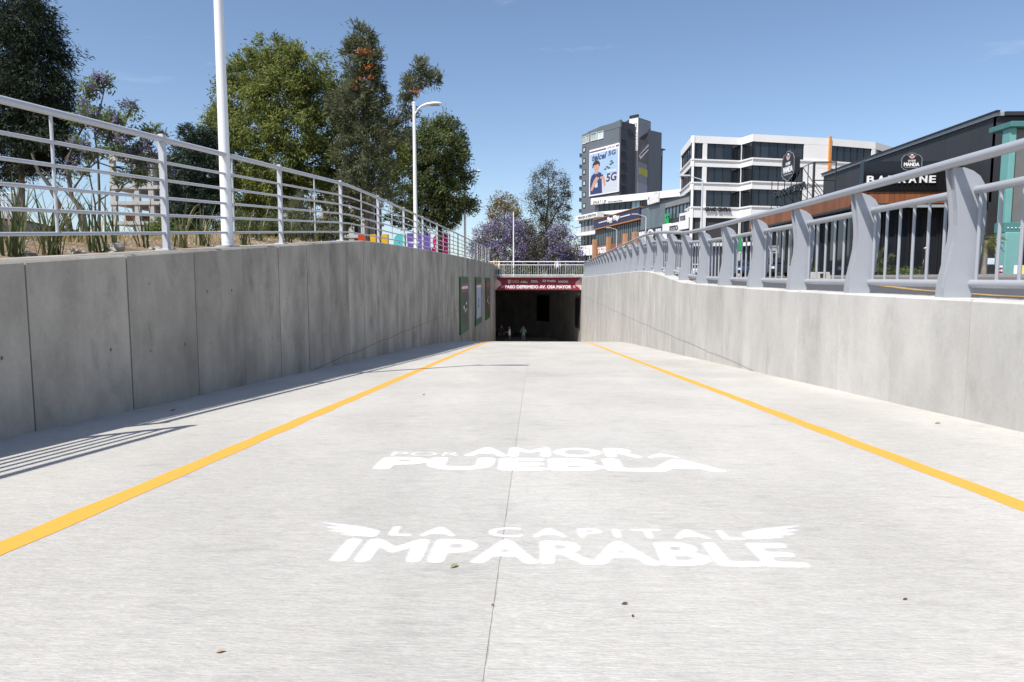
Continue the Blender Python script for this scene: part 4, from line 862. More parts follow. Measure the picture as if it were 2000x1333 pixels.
# shield signs
def shield(fa, cu, cz, w, h, parent_label, dth, name='shield_sign', dd=0.0):
    t = empty(name, fa.pt(cu, dd, cz - h / 2), parent_label, 'sign')
    def outl(s):
        half = [(0, .5), (.13, .49), (.19, .44), (.24, .40), (.36, .39), (.40, .36), (.42, .30), (.48, .26), (.5, .2), (.5, -.22), (.48, -.28), (.42, -.31), (.38, -.38), (.26, -.40), (.18, -.44), (.10, -.49), (0, -.5)]
        pts = [(x, z) for x, z in half] + [(-x, z) for x, z in half[::-1][1:-1]]
        return [(cu + x * w * s, cz + z * h * (1 - (1 - s) * w / h)) for x, z in pts][::-1]
    fa.poly(MB(), outl(1.0), dd - dth, dd).build('body', M_BLACK, t)
    o, i_ = outl(.955), outl(.915); m = MB(); n = len(o)
    for k in range(n): fa.poly(m, [o[k], o[(k + 1) % n], i_[(k + 1) % n], i_[k]], dd, dd + .012)
    m.build('border', M_METAL, t)
    fa.text('LA QUE', cu - .17 * w, cu + .17 * w, cz + .02 * h, cz + .13 * h, dd, t, M_BWHT, .03, .02)
    fa.text('MANDA', cu - .36 * w, cu + .36 * w, cz - .2 * h, cz - .01 * h, dd, t, M_BWHT, .05, .02)
    fa.text('BARRAPERRA', cu - .3 * w, cu + .3 * w, cz - .28 * h, cz - .24 * h, dd, t, M_METAL, .02, .02)
    pink = pm('emblem_pink', (.6, .38, .34), .5)
    for sx in (-1, 1):
        fa.poly(MB(), [(cu + sx * x * w, cz + z * h) for x, z in (((0, .18), (.10, .22), (.17, .34), (.08, .33), (0, .27)) if sx > 0 else ((0, .27), (.08, .33), (.17, .34), (.10, .22), (0, .18)))], dd, dd + .015).build('emblem', pink, t)
    fa.poly(MB(), [(cu + .07 * w * math.cos(a), cz + .37 * h + .035 * h * math.sin(a)) for a in np.linspace(0, 2 * math.pi, 11)[:-1]], dd, dd + .016).build('emblem', M_BWHT, t)
    return t
fq = Facade((PX0, 44.86), (XW, 44.86)); a, b, z0, z1 = fq.rect(1760.5, 298, 1803, 337); shield(fq, (a + b) / 2, (z0 + z1) / 2, b - a, z1 - z0, 'black shield sign mounted above the restaurant letters', .12)
# rooftop scaffold sign over the porch side
fr2 = Facade((PX0 + .3, 63.5), (PX0 + .3, 50)); RZ = WD1 + .37
fro = Facade((onY(1527, 320, 58.2)[0], 58.2), (onY(1557, 320, 55.6)[0], 55.6))
a, b, z0, z1 = fro.rect(1528, 294, 1553, 355); shield(fro, (a + b) / 2, (z0 + z1) / 2, b - a, z1 - z0, 'black shield sign standing high on the rooftop frame', .45)
fr_t = empty('rooftop_sign_frame', fr2.pt(4, 0, RZ), 'black steel lattice on the restaurant roof carrying sign letters', 'sign')
xs = [(1508, 352, 405), (1520, 350, 402), (1533, 347, 400), (1546, 343, 398), (1557, 335, 395), (1568, 327, 391), (1579, 322, 386), (1590.5, 317, 384)]
prev = None
for k, (px, yt, yb) in enumerate(xs):
    uu, zz = fr2.hit(px, yt); MB().tube([fr2.pt(uu, 0, RZ - .02), fr2.pt(uu, 0, zz)], .035 if k < 7 else .09, 6).build('upright', M_BLACK, fr_t)
    MB().tube([fr2.pt(uu, -1.2, RZ - .02), fr2.pt(uu, 0, (zz + RZ) / 2)], .025, 6).build('stay', M_BLACK, fr_t)
    if prev: MB().tube([fr2.pt(prev[0], 0, prev[1]), fr2.pt(uu, 0, zz)], .03, 6).build('cross_bar', M_BLACK, fr_t); MB().tube([fr2.pt(prev[0], 0, RZ + .9), fr2.pt(uu, 0, RZ + .9)], .025, 6).build('cross_bar', M_BLACK, fr_t)
    prev = (uu, zz)
uu, zz = prev
for d_ in (0, -1.6): 
    MB().tube([fr2.pt(uu, d_, RZ), fr2.pt(uu, d_, zz)], .05, 6).build('upright', M_BLACK, fr_t)
MB().tube([fr2.pt(uu, 0, zz), fr2.pt(uu, -1.6, zz)], .04, 6).build('cross_bar', M_BLACK, fr_t); MB().tube([fr2.pt(uu, 0, zz * .5 + RZ * .5), fr2.pt(uu, -1.6, zz * .5 + RZ * .5)], .04, 6).build('cross_bar', M_BLACK, fr_t)
MB().tube([fr2.pt(fr2.hit(1568, 327)[0], 0, fr2.hit(1568, 327)[1]), fr2.pt(uu, -.8, RZ)], .03, 6).build('cross_bar', M_BLACK, fr_t)
a, b = fr2.hit(1514, 370)[0], fr2.hit(1577, 370)[0]; z0, z1 = fr2.hit(1545, 378)[1], fr2.hit(1545, 365)[1]
fr2.text('BARRAPERRA', a, b, z0, z1, .05, fr_t, M_BLACK, .02, .12)
# --- teal building at the right
t = empty('teal_building', (24, 36, .6), 'teal framed shop building with grey panel and thick column', 'building')
M_TEAL = pm('teal_paint', (.15, .355, .335), .6, .06, 1.5, bump=.03); M_TEALD = pm('teal_dark', (.07, .20, .19), .5, .06, 1.5); M_GREYW = pm('grey_shutter', (.16, .155, .15), .5, .1, 2)
tx = lambda px, py=400: onY(px, py, 36); 
x0, x1 = tx(1960, 350)[0], tx(1972, 350)[0]; zc = tx(1962, 252)[2]; zm = tx(1975, 437)[2]; zn = tx(1975, 455)[2]
MB().box(x0, x1, 35.7, 36.3, zm, zc).build('upper_column', M_TEAL, t, bevel=.02); MB().box(x0 - .12, x0 + 14, 35.5, 37.2, zc, zc + .28).build('cornice', M_TEALD, t, bevel=.03)
MB().box(x1, x0 + 14, 36.0, 36.2, zm + .05, zc - .02).build('grey_panel', M_GREYW, t); MB().box(x0 - .05, x0 + 14, 35.6, 36.4, zn, zm + .03).build('beam', M_TEALD, t, bevel=.02)
for i in range(24): xx = x0 + .1 + i * .19; MB().tube([(xx, 35.55, zn + .22), (xx, 35.62, zn + .22)], .03, 6).build('bolt', M_LAMPW, t)
MB().box(x0 - .02, x0 + .85, 35.5, 36.3, .4, zn).build('column', pm('teal_pale', (.17, .37, .36), .6, .06, 1.5), t, bevel=.04)
MB().box(x0 + 1.6, x0 + 14, 36.7, 37.1, .5, zm).build('back_wall', MATS['core_dark'], t); MB().box(x0 + 6.5, x0 + 18, 38.2, 45, .5, zc - .01).build('core', MATS['core_dark'], t)
# ------------------------------------------------------------------ street lamps on the left wall
def led_lamp(Y, h, label, arm=.93):
    x, z = -4.02 + shift(Y), left_top(Y)
    t = empty('street_lamp', (x, Y, z), label, 'street lamp', 'white lamps along the planted wall')
    MB().tube([(x, Y, z - .02), (x, Y, z + .012)], .15, 16).build('base_plate', M_STEELG, t, True)
    MB().tube([(x, Y, z), (x, Y, z + .5), (x, Y, z + h)], [.072, .07, .05], 16).build('pole', M_LAMPW, t, True)
    MB().tube([(x, Y, z + .06), (x, Y, z + .32)], [.074, .0735], 16).build('collar', M_LAMPW, t, True)
    MB().tube([(x, Y, z + h), (x, Y, z + h + .05)], [.06, .045], 12).build('cap', M_LAMPW, t, True)
    zt = z + h - .08; m = MB()
    prof = [(.04, -.26, .03, .05), (.12, -.12, .03, .055), (.25, -.02, .03, .08), (.42, .04, .04, .12), (.65, .065, .045, .15), (.85, .07, .035, .14), (arm, .07, .015, .08)]
    rings = []
    for dx, dz, th, w in prof: rings.append([(x + dx, Y - w, zt + dz - th * .3), (x + dx, Y - w * .6, zt + dz + th), (x + dx, Y + w * .6, zt + dz + th), (x + dx, Y + w, zt + dz - th * .3), (x + dx, Y + w * .6, zt + dz - th), (x + dx, Y - w * .6, zt + dz - th)])
    for a, b in zip(rings, rings[1:]):
        n = len(a); m.add(a + b, [(i, (i + 1) % n, n + (i + 1) % n, n + i) for i in range(n)])
    m.add(rings[0], [tuple(range(6))[::-1]]); m.add(rings[-1], [tuple(range(6))])
    m.build('lamp_head', M_LAMPW, t, True)
    MB().box(x + .45, x + .85, Y - .1, Y + .1, zt + .012, zt + .026).build('diffuser', M_PAVE, t)
led_lamp(8.95, 4.85, 'tall white lamp post on the planted wall whose top is out of view')
led_lamp(23.3, 4.85, 'white lamp post with flat arm beside the grevillea tree')
led_lamp(38.3, 4.85, 'grey white lamp post with flat arm beyond the dense green tree')
x_, z_ = onY(1003, 541, 57.9)[0], .85
t = empty('thin_pole', (x_, 57.9, z_), 'thin white pole standing behind the bridge railing', 'pole'); MB().tube([(x_, 57.9, z_), (x_, 57.9, z_ + 5.45)], [.065, .045], 10).build('shaft', M_LAMPW, t, True); MB().tube([(x_, 57.9, z_), (x_, 57.9, z_ + .05)], .12, 10).build('base_plate', M_STEELG, t)
# right street lamps, X about 13.5
M_LAMPG = pm('lamp_grey', (.55, .56, .57), .4, .05, 2)
for k, (Y, X, h, lab) in enumerate(((54, 13.05, 7.8, 'grey street lamp with long arm in front of the white office block'), (85, 13.8, 7.7, 'grey street lamp in front of the grey shop cladding'), (116, 14.0, 8.3, 'grey street lamp among the brick pillars of the shopping strip'), (150, 12.3, 6.5, 'grey street lamp by the white terrace building'))):
    z = ground_z(X, Y, 1); t = empty('street_lamp', (X, Y, z), lab, 'street lamp', 'lamps along the street')
    MB().tube([(X, Y, z), (X, Y, z + h - .3)], [.10, .06], 10).build('pole', M_LAMPG, t, True)
    MB().tube([(X, Y, z + h - .35), (X - .15, Y, z + h - .25), (X - 1.0, Y, z + h + .0)], [.05, .045, .035], 8).build('arm', M_LAMPG, t, True)
    MB().box(X - 1.75, X - .95, Y - .14, Y + .14, z + h - .03, z + h + .09).build('lamp_head', M_LAMPG, t, bevel=.03); MB().box(X - .16, X + .16, Y - .16, Y + .16, z - .02, z + .35).build('base', M_PAVE, t)
# blue sign behind the bridge railing
p = onY(1115, 508, 66); t = empty('street_sign', (p[0], 66, .85), 'blue street sign on a grey pole behind the bridge railing', 'sign')
MB().tube([(p[0], 66.05, .85), (p[0], 66.05, 3.3)], .03, 8).build('pole', M_LAMPG, t); MB().box(p[0] - .24, p[0] + .24, 65.98, 66.015, 2.15, 3.0).build('panel', pm('sign_blue', (.10, .28, .62), .5, .05, 3), t, bevel=.01)
wall_text('P', p[0] - .1, p[0] + .1, 2.5, 2.85, 65.979, t, M_BWHT, .03)

# ------------------------------------------------------------------ left background: unfinished frame, dark shed, letters
fb = empty('unfinished_building', (-60, 110, 1.2), 'bare concrete frame of an unfinished building with patches of brick', 'building')
M_FRAMEC = pm('frame_concrete', (.40, .395, .38), .85, .12, .4); M_BRK = pm('red_brick', (.34, .12, .07), .9, .2, 1.5)
def bxp(px): return onY(px, 430, 110)[0]
def bzp(py): return onY(400, py, 110)[2]
for (px0, px1, tops, cols, dy) in ((216, 326, (302, 362, 393, 432, 468), (222, 268, 296, 318), 0.0), (440, 566, (395, 432, 468), (445, 480, 520, 548), 2.0), (600, 716, (384, 425, 458), (606, 645, 682, 706), 1.0)):
    Y0 = 110 + dy; X0, X1 = bxp(px0), bxp(px1)
    for k, py in enumerate(tops):
        z = bzp(py); MB().box(X0, X1, Y0, Y0 + 12, z - .55, z).build('floor_slab', M_FRAMEC, fb)
        if k + 1 < len(tops):
            zl = bzp(tops[k + 1])
            for j in range(len(cols) - 1):
                if R.random() < .28:
                    xa, xb = bxp(cols[j]) + .4, bxp(cols[j + 1]) - .4; w = (xb - xa) * R.uniform(.4, .95); MB().box(xa, xa + w, Y0 + .6 + R.random() * 5, Y0 + 6.2, zl, zl + (z - zl) * R.choice((.4, .7))).build('brick_infill', M_BRK, fb)
    zt = bzp(tops[0]) + (.6 if px0 < 300 else 0)
    for row in (0.15, 6.0, 11.4):
        for px in cols: MB().box(bxp(px) - .42, bxp(px) + .42, Y0 + row, Y0 + row + .6, .8, zt).build('column', M_FRAMEC, fb)
    MB().box(X0 + 1, X1 - 1, Y0 + 12.2, Y0 + 12.4, .8, bzp(tops[0]) - .6 if px0 > 300 else bzp(393)).build('back_wall', pm('frame_shadow_wall', (.16, .15, .145), .9), fb)  # dark sheet behind the openings, interior shade put into its colour
    MB().box(X0, X1, Y0 - .1, Y0, bzp(tops[0]) - .9, bzp(tops[0]) + .1).build('edge_beam', M_FRAMEC, fb)
t = empty('dark_shed', (-47, 60, 1.2), 'low dark metal shed with sloping roof edge behind the conifer', 'building')
a, b = onY(-140, 412, 60), onY(118, 446, 60)
MB().prism([(a[0], 60, .8), (b[0], 60, .8), (b[0], 60, b[2]), (onY(60, 432, 60)[0], 60, onY(60, 432, 60)[2]), (a[0], 60, a[2])], [(a[0], 70, .8), (b[0] - 4, 70, .8), (b[0] - 4, 70, b[2]), (onY(60, 432, 60)[0] - 3, 70, onY(60, 432, 60)[2]), (a[0], 70, a[2])]).build('shed_body', pm('shed_metal', (.035, .04, .05), .6, .1, 1), t)
MB().tube([(a[0], 59.95, a[2]), (onY(60, 432, 60)[0], 59.95, onY(60, 432, 60)[2]), (b[0], 59.95, b[2])], .08, 6).build('roof_edge', M_FRAMED, t)
t = empty('panel_building', (-56, 72, 1.2), 'pale translucent panel facade beyond the dark shed', 'building')
for i in range(12):
    for j in range(3):
        x = onY(-60 + i * 7.6, 400, 72)[0]; z = onY(0, 424 - j * 16, 72)[2]; MB().box(x + .03, x + .38, 72, 72.1, z, z + .8).build('translucent_panel', pm('pale_panel', (.45, .52, .58), .25, .15, 1, rnd=.2), t)
MB().box(onY(-62, 400, 72)[0], onY(32, 400, 72)[0], 72.1, 72.4, .8, onY(0, 376, 72)[2]).build('structure', M_OFFW, t)
# big colourful letters on the plaza, seen from behind
for (px0, px1, py, ch, col, lab) in ((640, 670, 461, 'O', (.03, .12, .45), 'blue'), (699, 716, 458, 'I', (.55, .06, .02), 'red'), (721, 757, 458, 'U', (.75, .45, .02), 'yellow'), (760, 791, 457, 'R', (.10, .55, .60), 'turquoise'), (794, 840, 456, 'E', (.16, .10, .42), 'purple'), (841, 878, 456, 'B', (.68, .02, .20), 'pink')):
    x0, x1 = onY(px0, py, 41)[0], onY(px1, py, 41)[0]; zt = onY(px0, py, 41)[2]; z0 = ground_z(-8, 41, -1)
    me = text_mesh(ch, x1 - x0, zt - z0, .08, .32, back=True)
    o = link('giant_letter', me, pm('letter_' + lab, col, .4, .05, 2), None, Matrix.Translation((x1, 41, z0)) @ Matrix.Rotation(math.pi, 4, 'Z') @ FW)
    props(o, 'giant ' + lab + ' free standing letter on the plaza behind the railing', 'letter', 'colourful giant letters')

# ------------------------------------------------------------------ foliage
def leaf_mesh(name, C, D, Lg, Wd, tint, rs, Nrm=None):
    """C centres (n,3), D unit directions (n,3): one lozenge leaf each"""
    n = len(C); up = rs.normal(size=(n, 3)) * (1 if Nrm is None else .55)
    if Nrm is not None: up = up + Nrm
    side = np.cross(D, up); side /= np.linalg.norm(side, axis=1)[:, None] + 1e-9
    Lg = np.asarray(Lg).reshape(-1, 1) * np.ones((n, 1)); Wd = np.asarray(Wd).reshape(-1, 1) * np.ones((n, 1))
    v = np.empty((n, 4, 3)); v[:, 0] = C; v[:, 1] = C + D * Lg * .45 + side * Wd * .5; v[:, 2] = C + D * Lg; v[:, 3] = C + D * Lg * .45 - side * Wd * .5
    me = bpy.data.meshes.new(name); me.vertices.add(4 * n); me.vertices.foreach_set('co', v.ravel())
    me.loops.add(4 * n); me.loops.foreach_set('vertex_index', np.arange(4 * n, dtype=np.int32)); me.polygons.add(n); me.polygons.foreach_set('loop_start', np.arange(0, 4 * n, 4, dtype=np.int32))
    try: me.polygons.foreach_set('loop_total', np.full(n, 4, dtype=np.int32))
    except Exception: pass
    at = me.attributes.new('tint', 'FLOAT', 'FACE'); at.data.foreach_set('value', np.clip(tint, 0, 1).astype(np.float32)); me.update(); me.validate(); return me
def unit(v): return v / (np.linalg.norm(v, axis=-1, keepdims=True) + 1e-9)
def grow(mb, p0, p1, r0, r1, rs, wob=.12, n=5, k=6):
    p0, p1 = np.array(p0, float), np.array(p1, float); L = np.linalg.norm(p1 - p0); pts = []
    for i in range(n + 1):
        t = i / n; q = p0 + (p1 - p0) * t; 
        if 0 < i < n: q = q + rs.normal(size=3) * wob * L * .25
        pts.append(q)
    mb.tube(pts, [r0 + (r1 - r0) * i / n for i in range(n + 1)], k); return pts
def tree(name, label, base, stems, lobes, leaf, mat, bark, seed, cat='tree', group=None, flowers=None, limbs=7):
    """stems: list of (points, r0, r1). lobes: (x,y,z,rx,ry,rz,clusters). leaf: L,W,n per cluster,cluster radius,droop,outward,flat"""
    rs = np.random.RandomState(seed); t = empty(name, base, label, cat, group); mb = MB(); tips = []
    for pts, r0, r1 in stems:
        n = len(pts); mb.tube(pts, [r0 + (r1 - r0) * i / (n - 1) for i in range(n)], 9); tips += [np.array(p, float) for p in pts[max(1, n // 3):]]
    LN, WD, NL, CR, droop, outw = leaf; Cs, Ds, Ts, Ns = [], [], [], []; FC, FD, FT = [], [], []
    for (x, y, z, rx, ry, rz, nc) in lobes:
        c = np.array([x, y, z]); s = min(tips, key=lambda q: np.linalg.norm(q - c) + (3 if q[2] > z else 0))
        g = grow(mb, s, c, max(.02, .035 * max(rx, rz)), .02, rs, .2)
        d = unit(rs.normal(size=(nc, 3))); rr = rs.uniform(.25, 1.04, size=(nc, 1)) ** .45 * np.where(rs.rand(nc, 1) < .12, rs.uniform(1.05, 1.3, size=(nc, 1)), 1)
        P = c + d * rr * np.array([rx, ry, rz])
        for q in P[:limbs]: grow(mb, g[rs.randint(2, 6)], q, .014, .005, rs, .25, 4, 5)
        ct = rs.uniform(.15, .85, size=nc)
        k = rs.poisson(NL, size=nc) + 3; idx = np.repeat(np.arange(nc), k); m = len(idx)
        off = rs.normal(size=(m, 3)) * CR * rs.uniform(.5, 1.3, size=(nc, 1))[idx]
        cd_ = unit(rs.normal(size=(nc, 3)) + d * outw * 1.2)
        D = unit(rs.normal(size=(m, 3)) * .8 + cd_[idx] * .9 + d[idx] * outw + np.array([0, 0, -droop]))
        Cs.append(P[idx] + off); Ds.append(D); Ts.append(ct[idx] * .78 + rs.uniform(0, .22, size=m)); Ns.append(unit(off) * .6 + d[idx] * .5 + np.array([0, 0, .30]))
        if flowers:
            ff_, fn, fr_ = flowers[1], flowers[2], flowers[3]; pick = np.where(rs.rand(nc) < ff_)[0]
            if len(pick):
                fi = np.repeat(pick, fn); FC.append(P[fi] + d[fi] * CR * .8 + rs.normal(size=(len(fi), 3)) * fr_); FD.append(unit(rs.normal(size=(len(fi), 3)))); FT.append(rs.uniform(0, 1, size=len(fi)))
    mb.build('trunk', bark, t, True)
    C, D, T = np.concatenate(Cs), np.concatenate(Ds), np.concatenate(Ts); n = len(C)
    me = leaf_mesh('crown', C, D, LN * rs.uniform(.6, 1.3, size=n), WD * rs.uniform(.7, 1.3, size=n), T, rs, np.concatenate(Ns)); link('crown', me, mat, t)
    if FC:
        C, D, T = np.concatenate(FC), np.concatenate(FD), np.concatenate(FT); me = leaf_mesh('blossom', C, D, flowers[4], flowers[4] * .8, T, rs); link('blossom', me, flowers[0], t)
    return t
def P3(px, py, Y): return np.array(onY(px, py, Y))
def lobes_px(Y, L, dy=1.0):    # (px,py,rx_px,rz_px,depth offset m,clusters)
    out = []
    for (px, py, rx, rz, d, nc) in L:
        c = P3(px, py, Y + d); s = (Y + d) / F; out.append((c[0], c[1], c[2], rx * s, rx * s * dy, rz * s, nc))
    return out
M_BARKG = pm('bark_grey', (.20, .17, .145), .9, .3, 6, bump=.5, stretch=(1, 1, .3))
LM_CON = leafmat('conifer_needles', [(.012, .022, .012), (.028, .044, .024), (.06, .075, .036)], .15, .7)
LM_YG = leafmat('yellow_green_leaves', [(.070, .095, .022), (.17, .205, .048), (.33, .35, .11)], .45)
LM_GREV = leafmat('grevillea_leaves', [(.058, .066, .034), (.12, .135, .068), (.22, .24, .13)], .3)
LM_DEN = leafmat('dense_green_leaves', [(.045, .062, .02), (.10, .128, .042), (.21, .235, .085)], .35)
LM_JAC = leafmat('jacaranda_leaves', [(.08, .12, .04), (.15, .21, .07), (.25, .30, .12)], .45)
LM_JAC2 = leafmat('fresh_pinnate_leaves', [(.09, .13, .05), (.17, .23, .09), (.28, .33, .15)], .5)
LM_PUR = leafmat('jacaranda_blossom', [(.17, .135, .30), (.26, .215, .43), (.37, .32, .55)], .3)
LM_BLU = leafmat('cedar_leaves', [(.012, .026, .016), (.025, .046, .030), (.06, .085, .05)], .15, .65)
LM_TAN = leafmat('dry_tan_leaves', [(.10, .075, .035), (.19, .15, .07), (.26, .22, .12)], .3)
LM_BRN = leafmat('sparse_brown_leaves', [(.06, .055, .036), (.12, .11, .07), (.20, .18, .12)], .2)
LM_OLV = leafmat('olive_brown_leaves', [(.035, .034, .02), (.07, .068, .042), (.13, .12, .075)], .2)
LM_ORF = leafmat('orange_blossom', [(.35, .08, .02), (.5, .14, .03), (.6, .22, .06)], .2)
def trunk_px(Y, pts, r0, r1, dys=None): return ([P3(px, py, Y + (dys[i] if dys else 0)) for i, (px, py) in enumerate(pts)], r0, r1)
gz = lambda px, Y: (onY(px, 500, Y)[0], Y, ground_z(-9, Y, -1))
def ground_start(px, Y): p = gz(px, Y); return np.array(p) - np.array([0, 0, .1])
def stem(Y, pxb, pts, r0, r1): s = trunk_px(Y, pts, r0, r1); return ([ground_start(pxb, Y)] + s[0], r0, r1)
# dark conifer
Y = 27
tree('dark_conifer', 'tall dark drooping conifer beside the jacaranda', gz(42, Y), [stem(Y, 42, [(42, 430), (42, 330), (36, 200), (30, 60), (28, -60)], .16, .03)],
     lobes_px(Y, [(30, -40, 50, 60, 0, 60), (25, 20, 75, 50, -.3, 90), (55, 60, 55, 45, .4, 70), (20, 90, 95, 50, 0, 110), (70, 120, 62, 45, .3, 80), (10, 150, 110, 50, -.3, 120), (85, 180, 58, 45, -.2, 80), (40, 215, 95, 45, .3, 120), (100, 235, 55, 38, .2, 70), (15, 265, 105, 45, -.2, 120), (90, 275, 55, 35, -.4, 60), (50, 300, 85, 38, 0, 80), (-60, 200, 80, 120, 0, 150), (95, 310, 35, 22, 0, 22), (-20, 330, 70, 30, 0, 45)]),
     (.22, .04, 50, .17, .9, .55), LM_CON, M_BARKG, 1, limbs=4)
# jacaranda with bare stems
Y = 19
tree('jacaranda_tree', 'slender jacaranda with bare leaning stems and a few purple flowers', gz(165, Y), [
     stem(Y, 150, [(128, 425), (95, 360), (75, 335), (62, 300)], .085, .03), stem(Y, 176, [(160, 410), (140, 385), (130, 320), (150, 270), (170, 235)], .085, .02), stem(Y, 168, [(150, 400), (115, 360), (80, 330)], .035, .015),
     ([P3(135, 382, Y), P3(160, 345, Y), P3(190, 300, Y), P3(225, 285, Y)], .03, .012), stem(Y, 195, [(194, 380), (192, 320), (185, 260), (195, 215), (203, 180)], .04, .012), ([P3(140, 360, Y), P3(128, 310, Y), P3(160, 268, Y)], .03, .01), stem(Y, 186, [(186, 400), (172, 330), (176, 290)], .03, .012)],
     lobes_px(Y, [(180, 172, 22, 14, 0, 12), (210, 160, 20, 12, .2, 10), (175, 225, 30, 22, 0, 26), (205, 240, 38, 20, -.2, 28), (240, 250, 28, 16, .2, 16), (180, 290, 32, 20, .2, 20), (235, 285, 36, 18, 0, 26), (270, 300, 30, 20, .3, 20), (300, 255, 16, 14, .4, 10), (300, 330, 34, 24, .5, 22), (260, 350, 34, 16, .3, 16), (150, 330, 20, 12, 0, 6), (255, 215, 14, 10, 0, 5)]),
     (.14, .045, 26, .08, .3, .5), LM_JAC2, M_BARK, 2, flowers=(LM_PUR, .45, 44, .07, .06), limbs=5)
# dark rounded cedar bush
Y = 26
tree('cedar_bush', 'dense blue green conifer bush behind the tall lamp post', gz(380, Y), [stem(Y, 382, [(382, 440), (380, 330), (378, 260)], .08, .02)],
     lobes_px(Y, [(383, 275, 30, 30, 0, 45), (370, 310, 42, 32, .2, 60), (398, 330, 45, 38, -.2, 70), (375, 360, 50, 38, 0, 80), (400, 390, 48, 36, 0, 70), (375, 415, 46, 34, .2, 60), (410, 280, 30, 26, .5, 34), (395, 440, 40, 22, 0, 34), (345, 340, 26, 34, .3, 34), (350, 400, 30, 36, .2, 40)]), (.11, .04, 75, .11, .1, .6), LM_BLU, M_BARK, 3, limbs=4)
# broad yellow-green tree
Y = 33
tree('broadleaf_tree', 'broad yellow green tree with rounded spreading crown', gz(520, Y), [stem(Y, 515, [(512, 455), (505, 400), (520, 340), (525, 270), (530, 190)], .22, .05), ([P3(508, 410, Y), P3(470, 350, Y), P3(450, 280, Y)], .11, .04), ([P3(512, 400, Y), P3(580, 330, Y), P3(620, 250, Y)], .11, .04)],
     lobes_px(Y, [(540, 115, 52, 36, 0, 70), (500, 145, 55, 40, .6, 75), (590, 135, 52, 40, -.5, 75), (470, 190, 52, 45, .4, 75), (540, 185, 65, 45, -1, 95), (615, 190, 55, 45, .6, 80), (440, 245, 40, 42, 0, 60), (500, 260, 58, 45, -1, 80), (575, 255, 60, 45, -1.2, 85), (640, 245, 50, 45, 0, 70), (425, 300, 30, 38, .5, 40), (475, 320, 55, 42, -.5, 70), (545, 320, 55, 40, -1.4, 75), (615, 315, 60, 42, -.8, 80), (460, 375, 48, 36, 0, 55), (530, 375, 58, 34, -1, 65), (600, 370, 58, 36, -.5, 65), (660, 330, 45, 45, .5, 60), (740, 340, 45, 40, .8, 55), (735, 270, 45, 40, 1.0, 50), (680, 400, 40, 34, .6, 40), (490, 415, 40, 24, .3, 28), (668, 195, 26, 40, .3, 44), (765, 310, 30, 34, .9, 34)]),
     (.20, .058, 60, .16, .75, .7), LM_YG, M_BARK, 4)
# grevillea spire with orange flowers
Y = 30
tree('grevillea_tree', 'feathery grey green grevillea with rusty orange flower tufts', gz(717, Y), [stem(Y, 718, [(717, 440), (716, 380), (720, 300), (708, 220), (706, 140), (706, 70)], .13, .02), ([P3(720, 300, Y), P3(748, 260, Y), P3(785, 220, Y), P3(803, 180, Y), P3(822, 130, Y)], .05, .012), ([P3(803, 185, Y), P3(825, 172, Y), P3(845, 160, Y)], .02, .008)],
     lobes_px(Y, [(708, 72, 20, 20, 0, 30), (700, 100, 26, 20, .2, 40), (722, 112, 22, 20, -.2, 32), (705, 135, 34, 22, 0, 50), (712, 165, 34, 24, .2, 52), (690, 190, 36, 24, -.2, 50), (730, 195, 30, 24, .2, 40), (700, 225, 48, 28, 0, 64), (745, 240, 34, 28, .3, 40), (668, 215, 28, 24, .4, 34), (720, 275, 48, 30, -.3, 60), (690, 300, 38, 30, .2, 48), (770, 255, 26, 20, .2, 26), (722, 325, 46, 28, 0, 50), (700, 355, 42, 28, .3, 46), (735, 370, 36, 24, -.2, 36), (680, 395, 40, 24, .2, 40), (790, 205, 18, 18, 0, 16), (806, 165, 22, 20, 0, 26), (822, 135, 14, 16, 0, 16), (843, 158, 15, 11, 0, 14), (800, 225, 10, 8, 0, 5)]),
     (.22, .04, 40, .12, -.1, .9), LM_GREV, M_BARK, 5, limbs=6)
tuft = [(712, 103), (703, 100), (722, 102), (718, 130), (706, 155), (724, 152), (690, 170), (812, 180)]
rs = np.random.RandomState(55); gt = bpy.data.objects['grevillea_tree']
for px, py in tuft:
    C = P3(px, py, 29.3 + rs.rand() * .3) + rs.normal(size=(46, 3)) * np.array([.11, .08, .05]); link('orange_tuft', leaf_mesh('orange_tuft', C, unit(rs.normal(size=C.shape)), .09, .05, rs.rand(len(C)), rs), LM_ORF, gt)
# dense tree by the letters
Y = 38
tree('dense_tree', 'dense dark green tree hanging over the giant letters', gz(858, Y), [stem(Y, 858, [(858, 440), (855, 380), (850, 310), (850, 250)], .17, .04), ([P3(856, 400, Y), P3(810, 370, Y), P3(780, 390, Y)], .06, .02)],
     lobes_px(Y, [(866, 240, 14, 16, 0, 18), (842, 258, 34, 22, .3, 50), (880, 262, 30, 24, -.2, 44), (820, 285, 36, 30, 0, 56), (862, 290, 46, 30, -.5, 70), (892, 305, 22, 26, .2, 34), (810, 320, 34, 30, .4, 50), (850, 335, 48, 32, -.5, 76), (885, 340, 28, 28, .2, 40), (835, 375, 44, 28, 0, 60), (875, 378, 40, 28, -.3, 54), (850, 410, 46, 26, 0, 56), (888, 405, 32, 22, .3, 34), (918, 398, 18, 8, 0, 10), (795, 385, 30, 28, .6, 36), (780, 420, 30, 24, .3, 32), (820, 430, 34, 20, .2, 30), (870, 432, 24, 16, 0, 20), (912, 348, 14, 8, -.2, 8)]), (.19, .06, 56, .15, .35, .6), LM_DEN, M_BARK, 6)
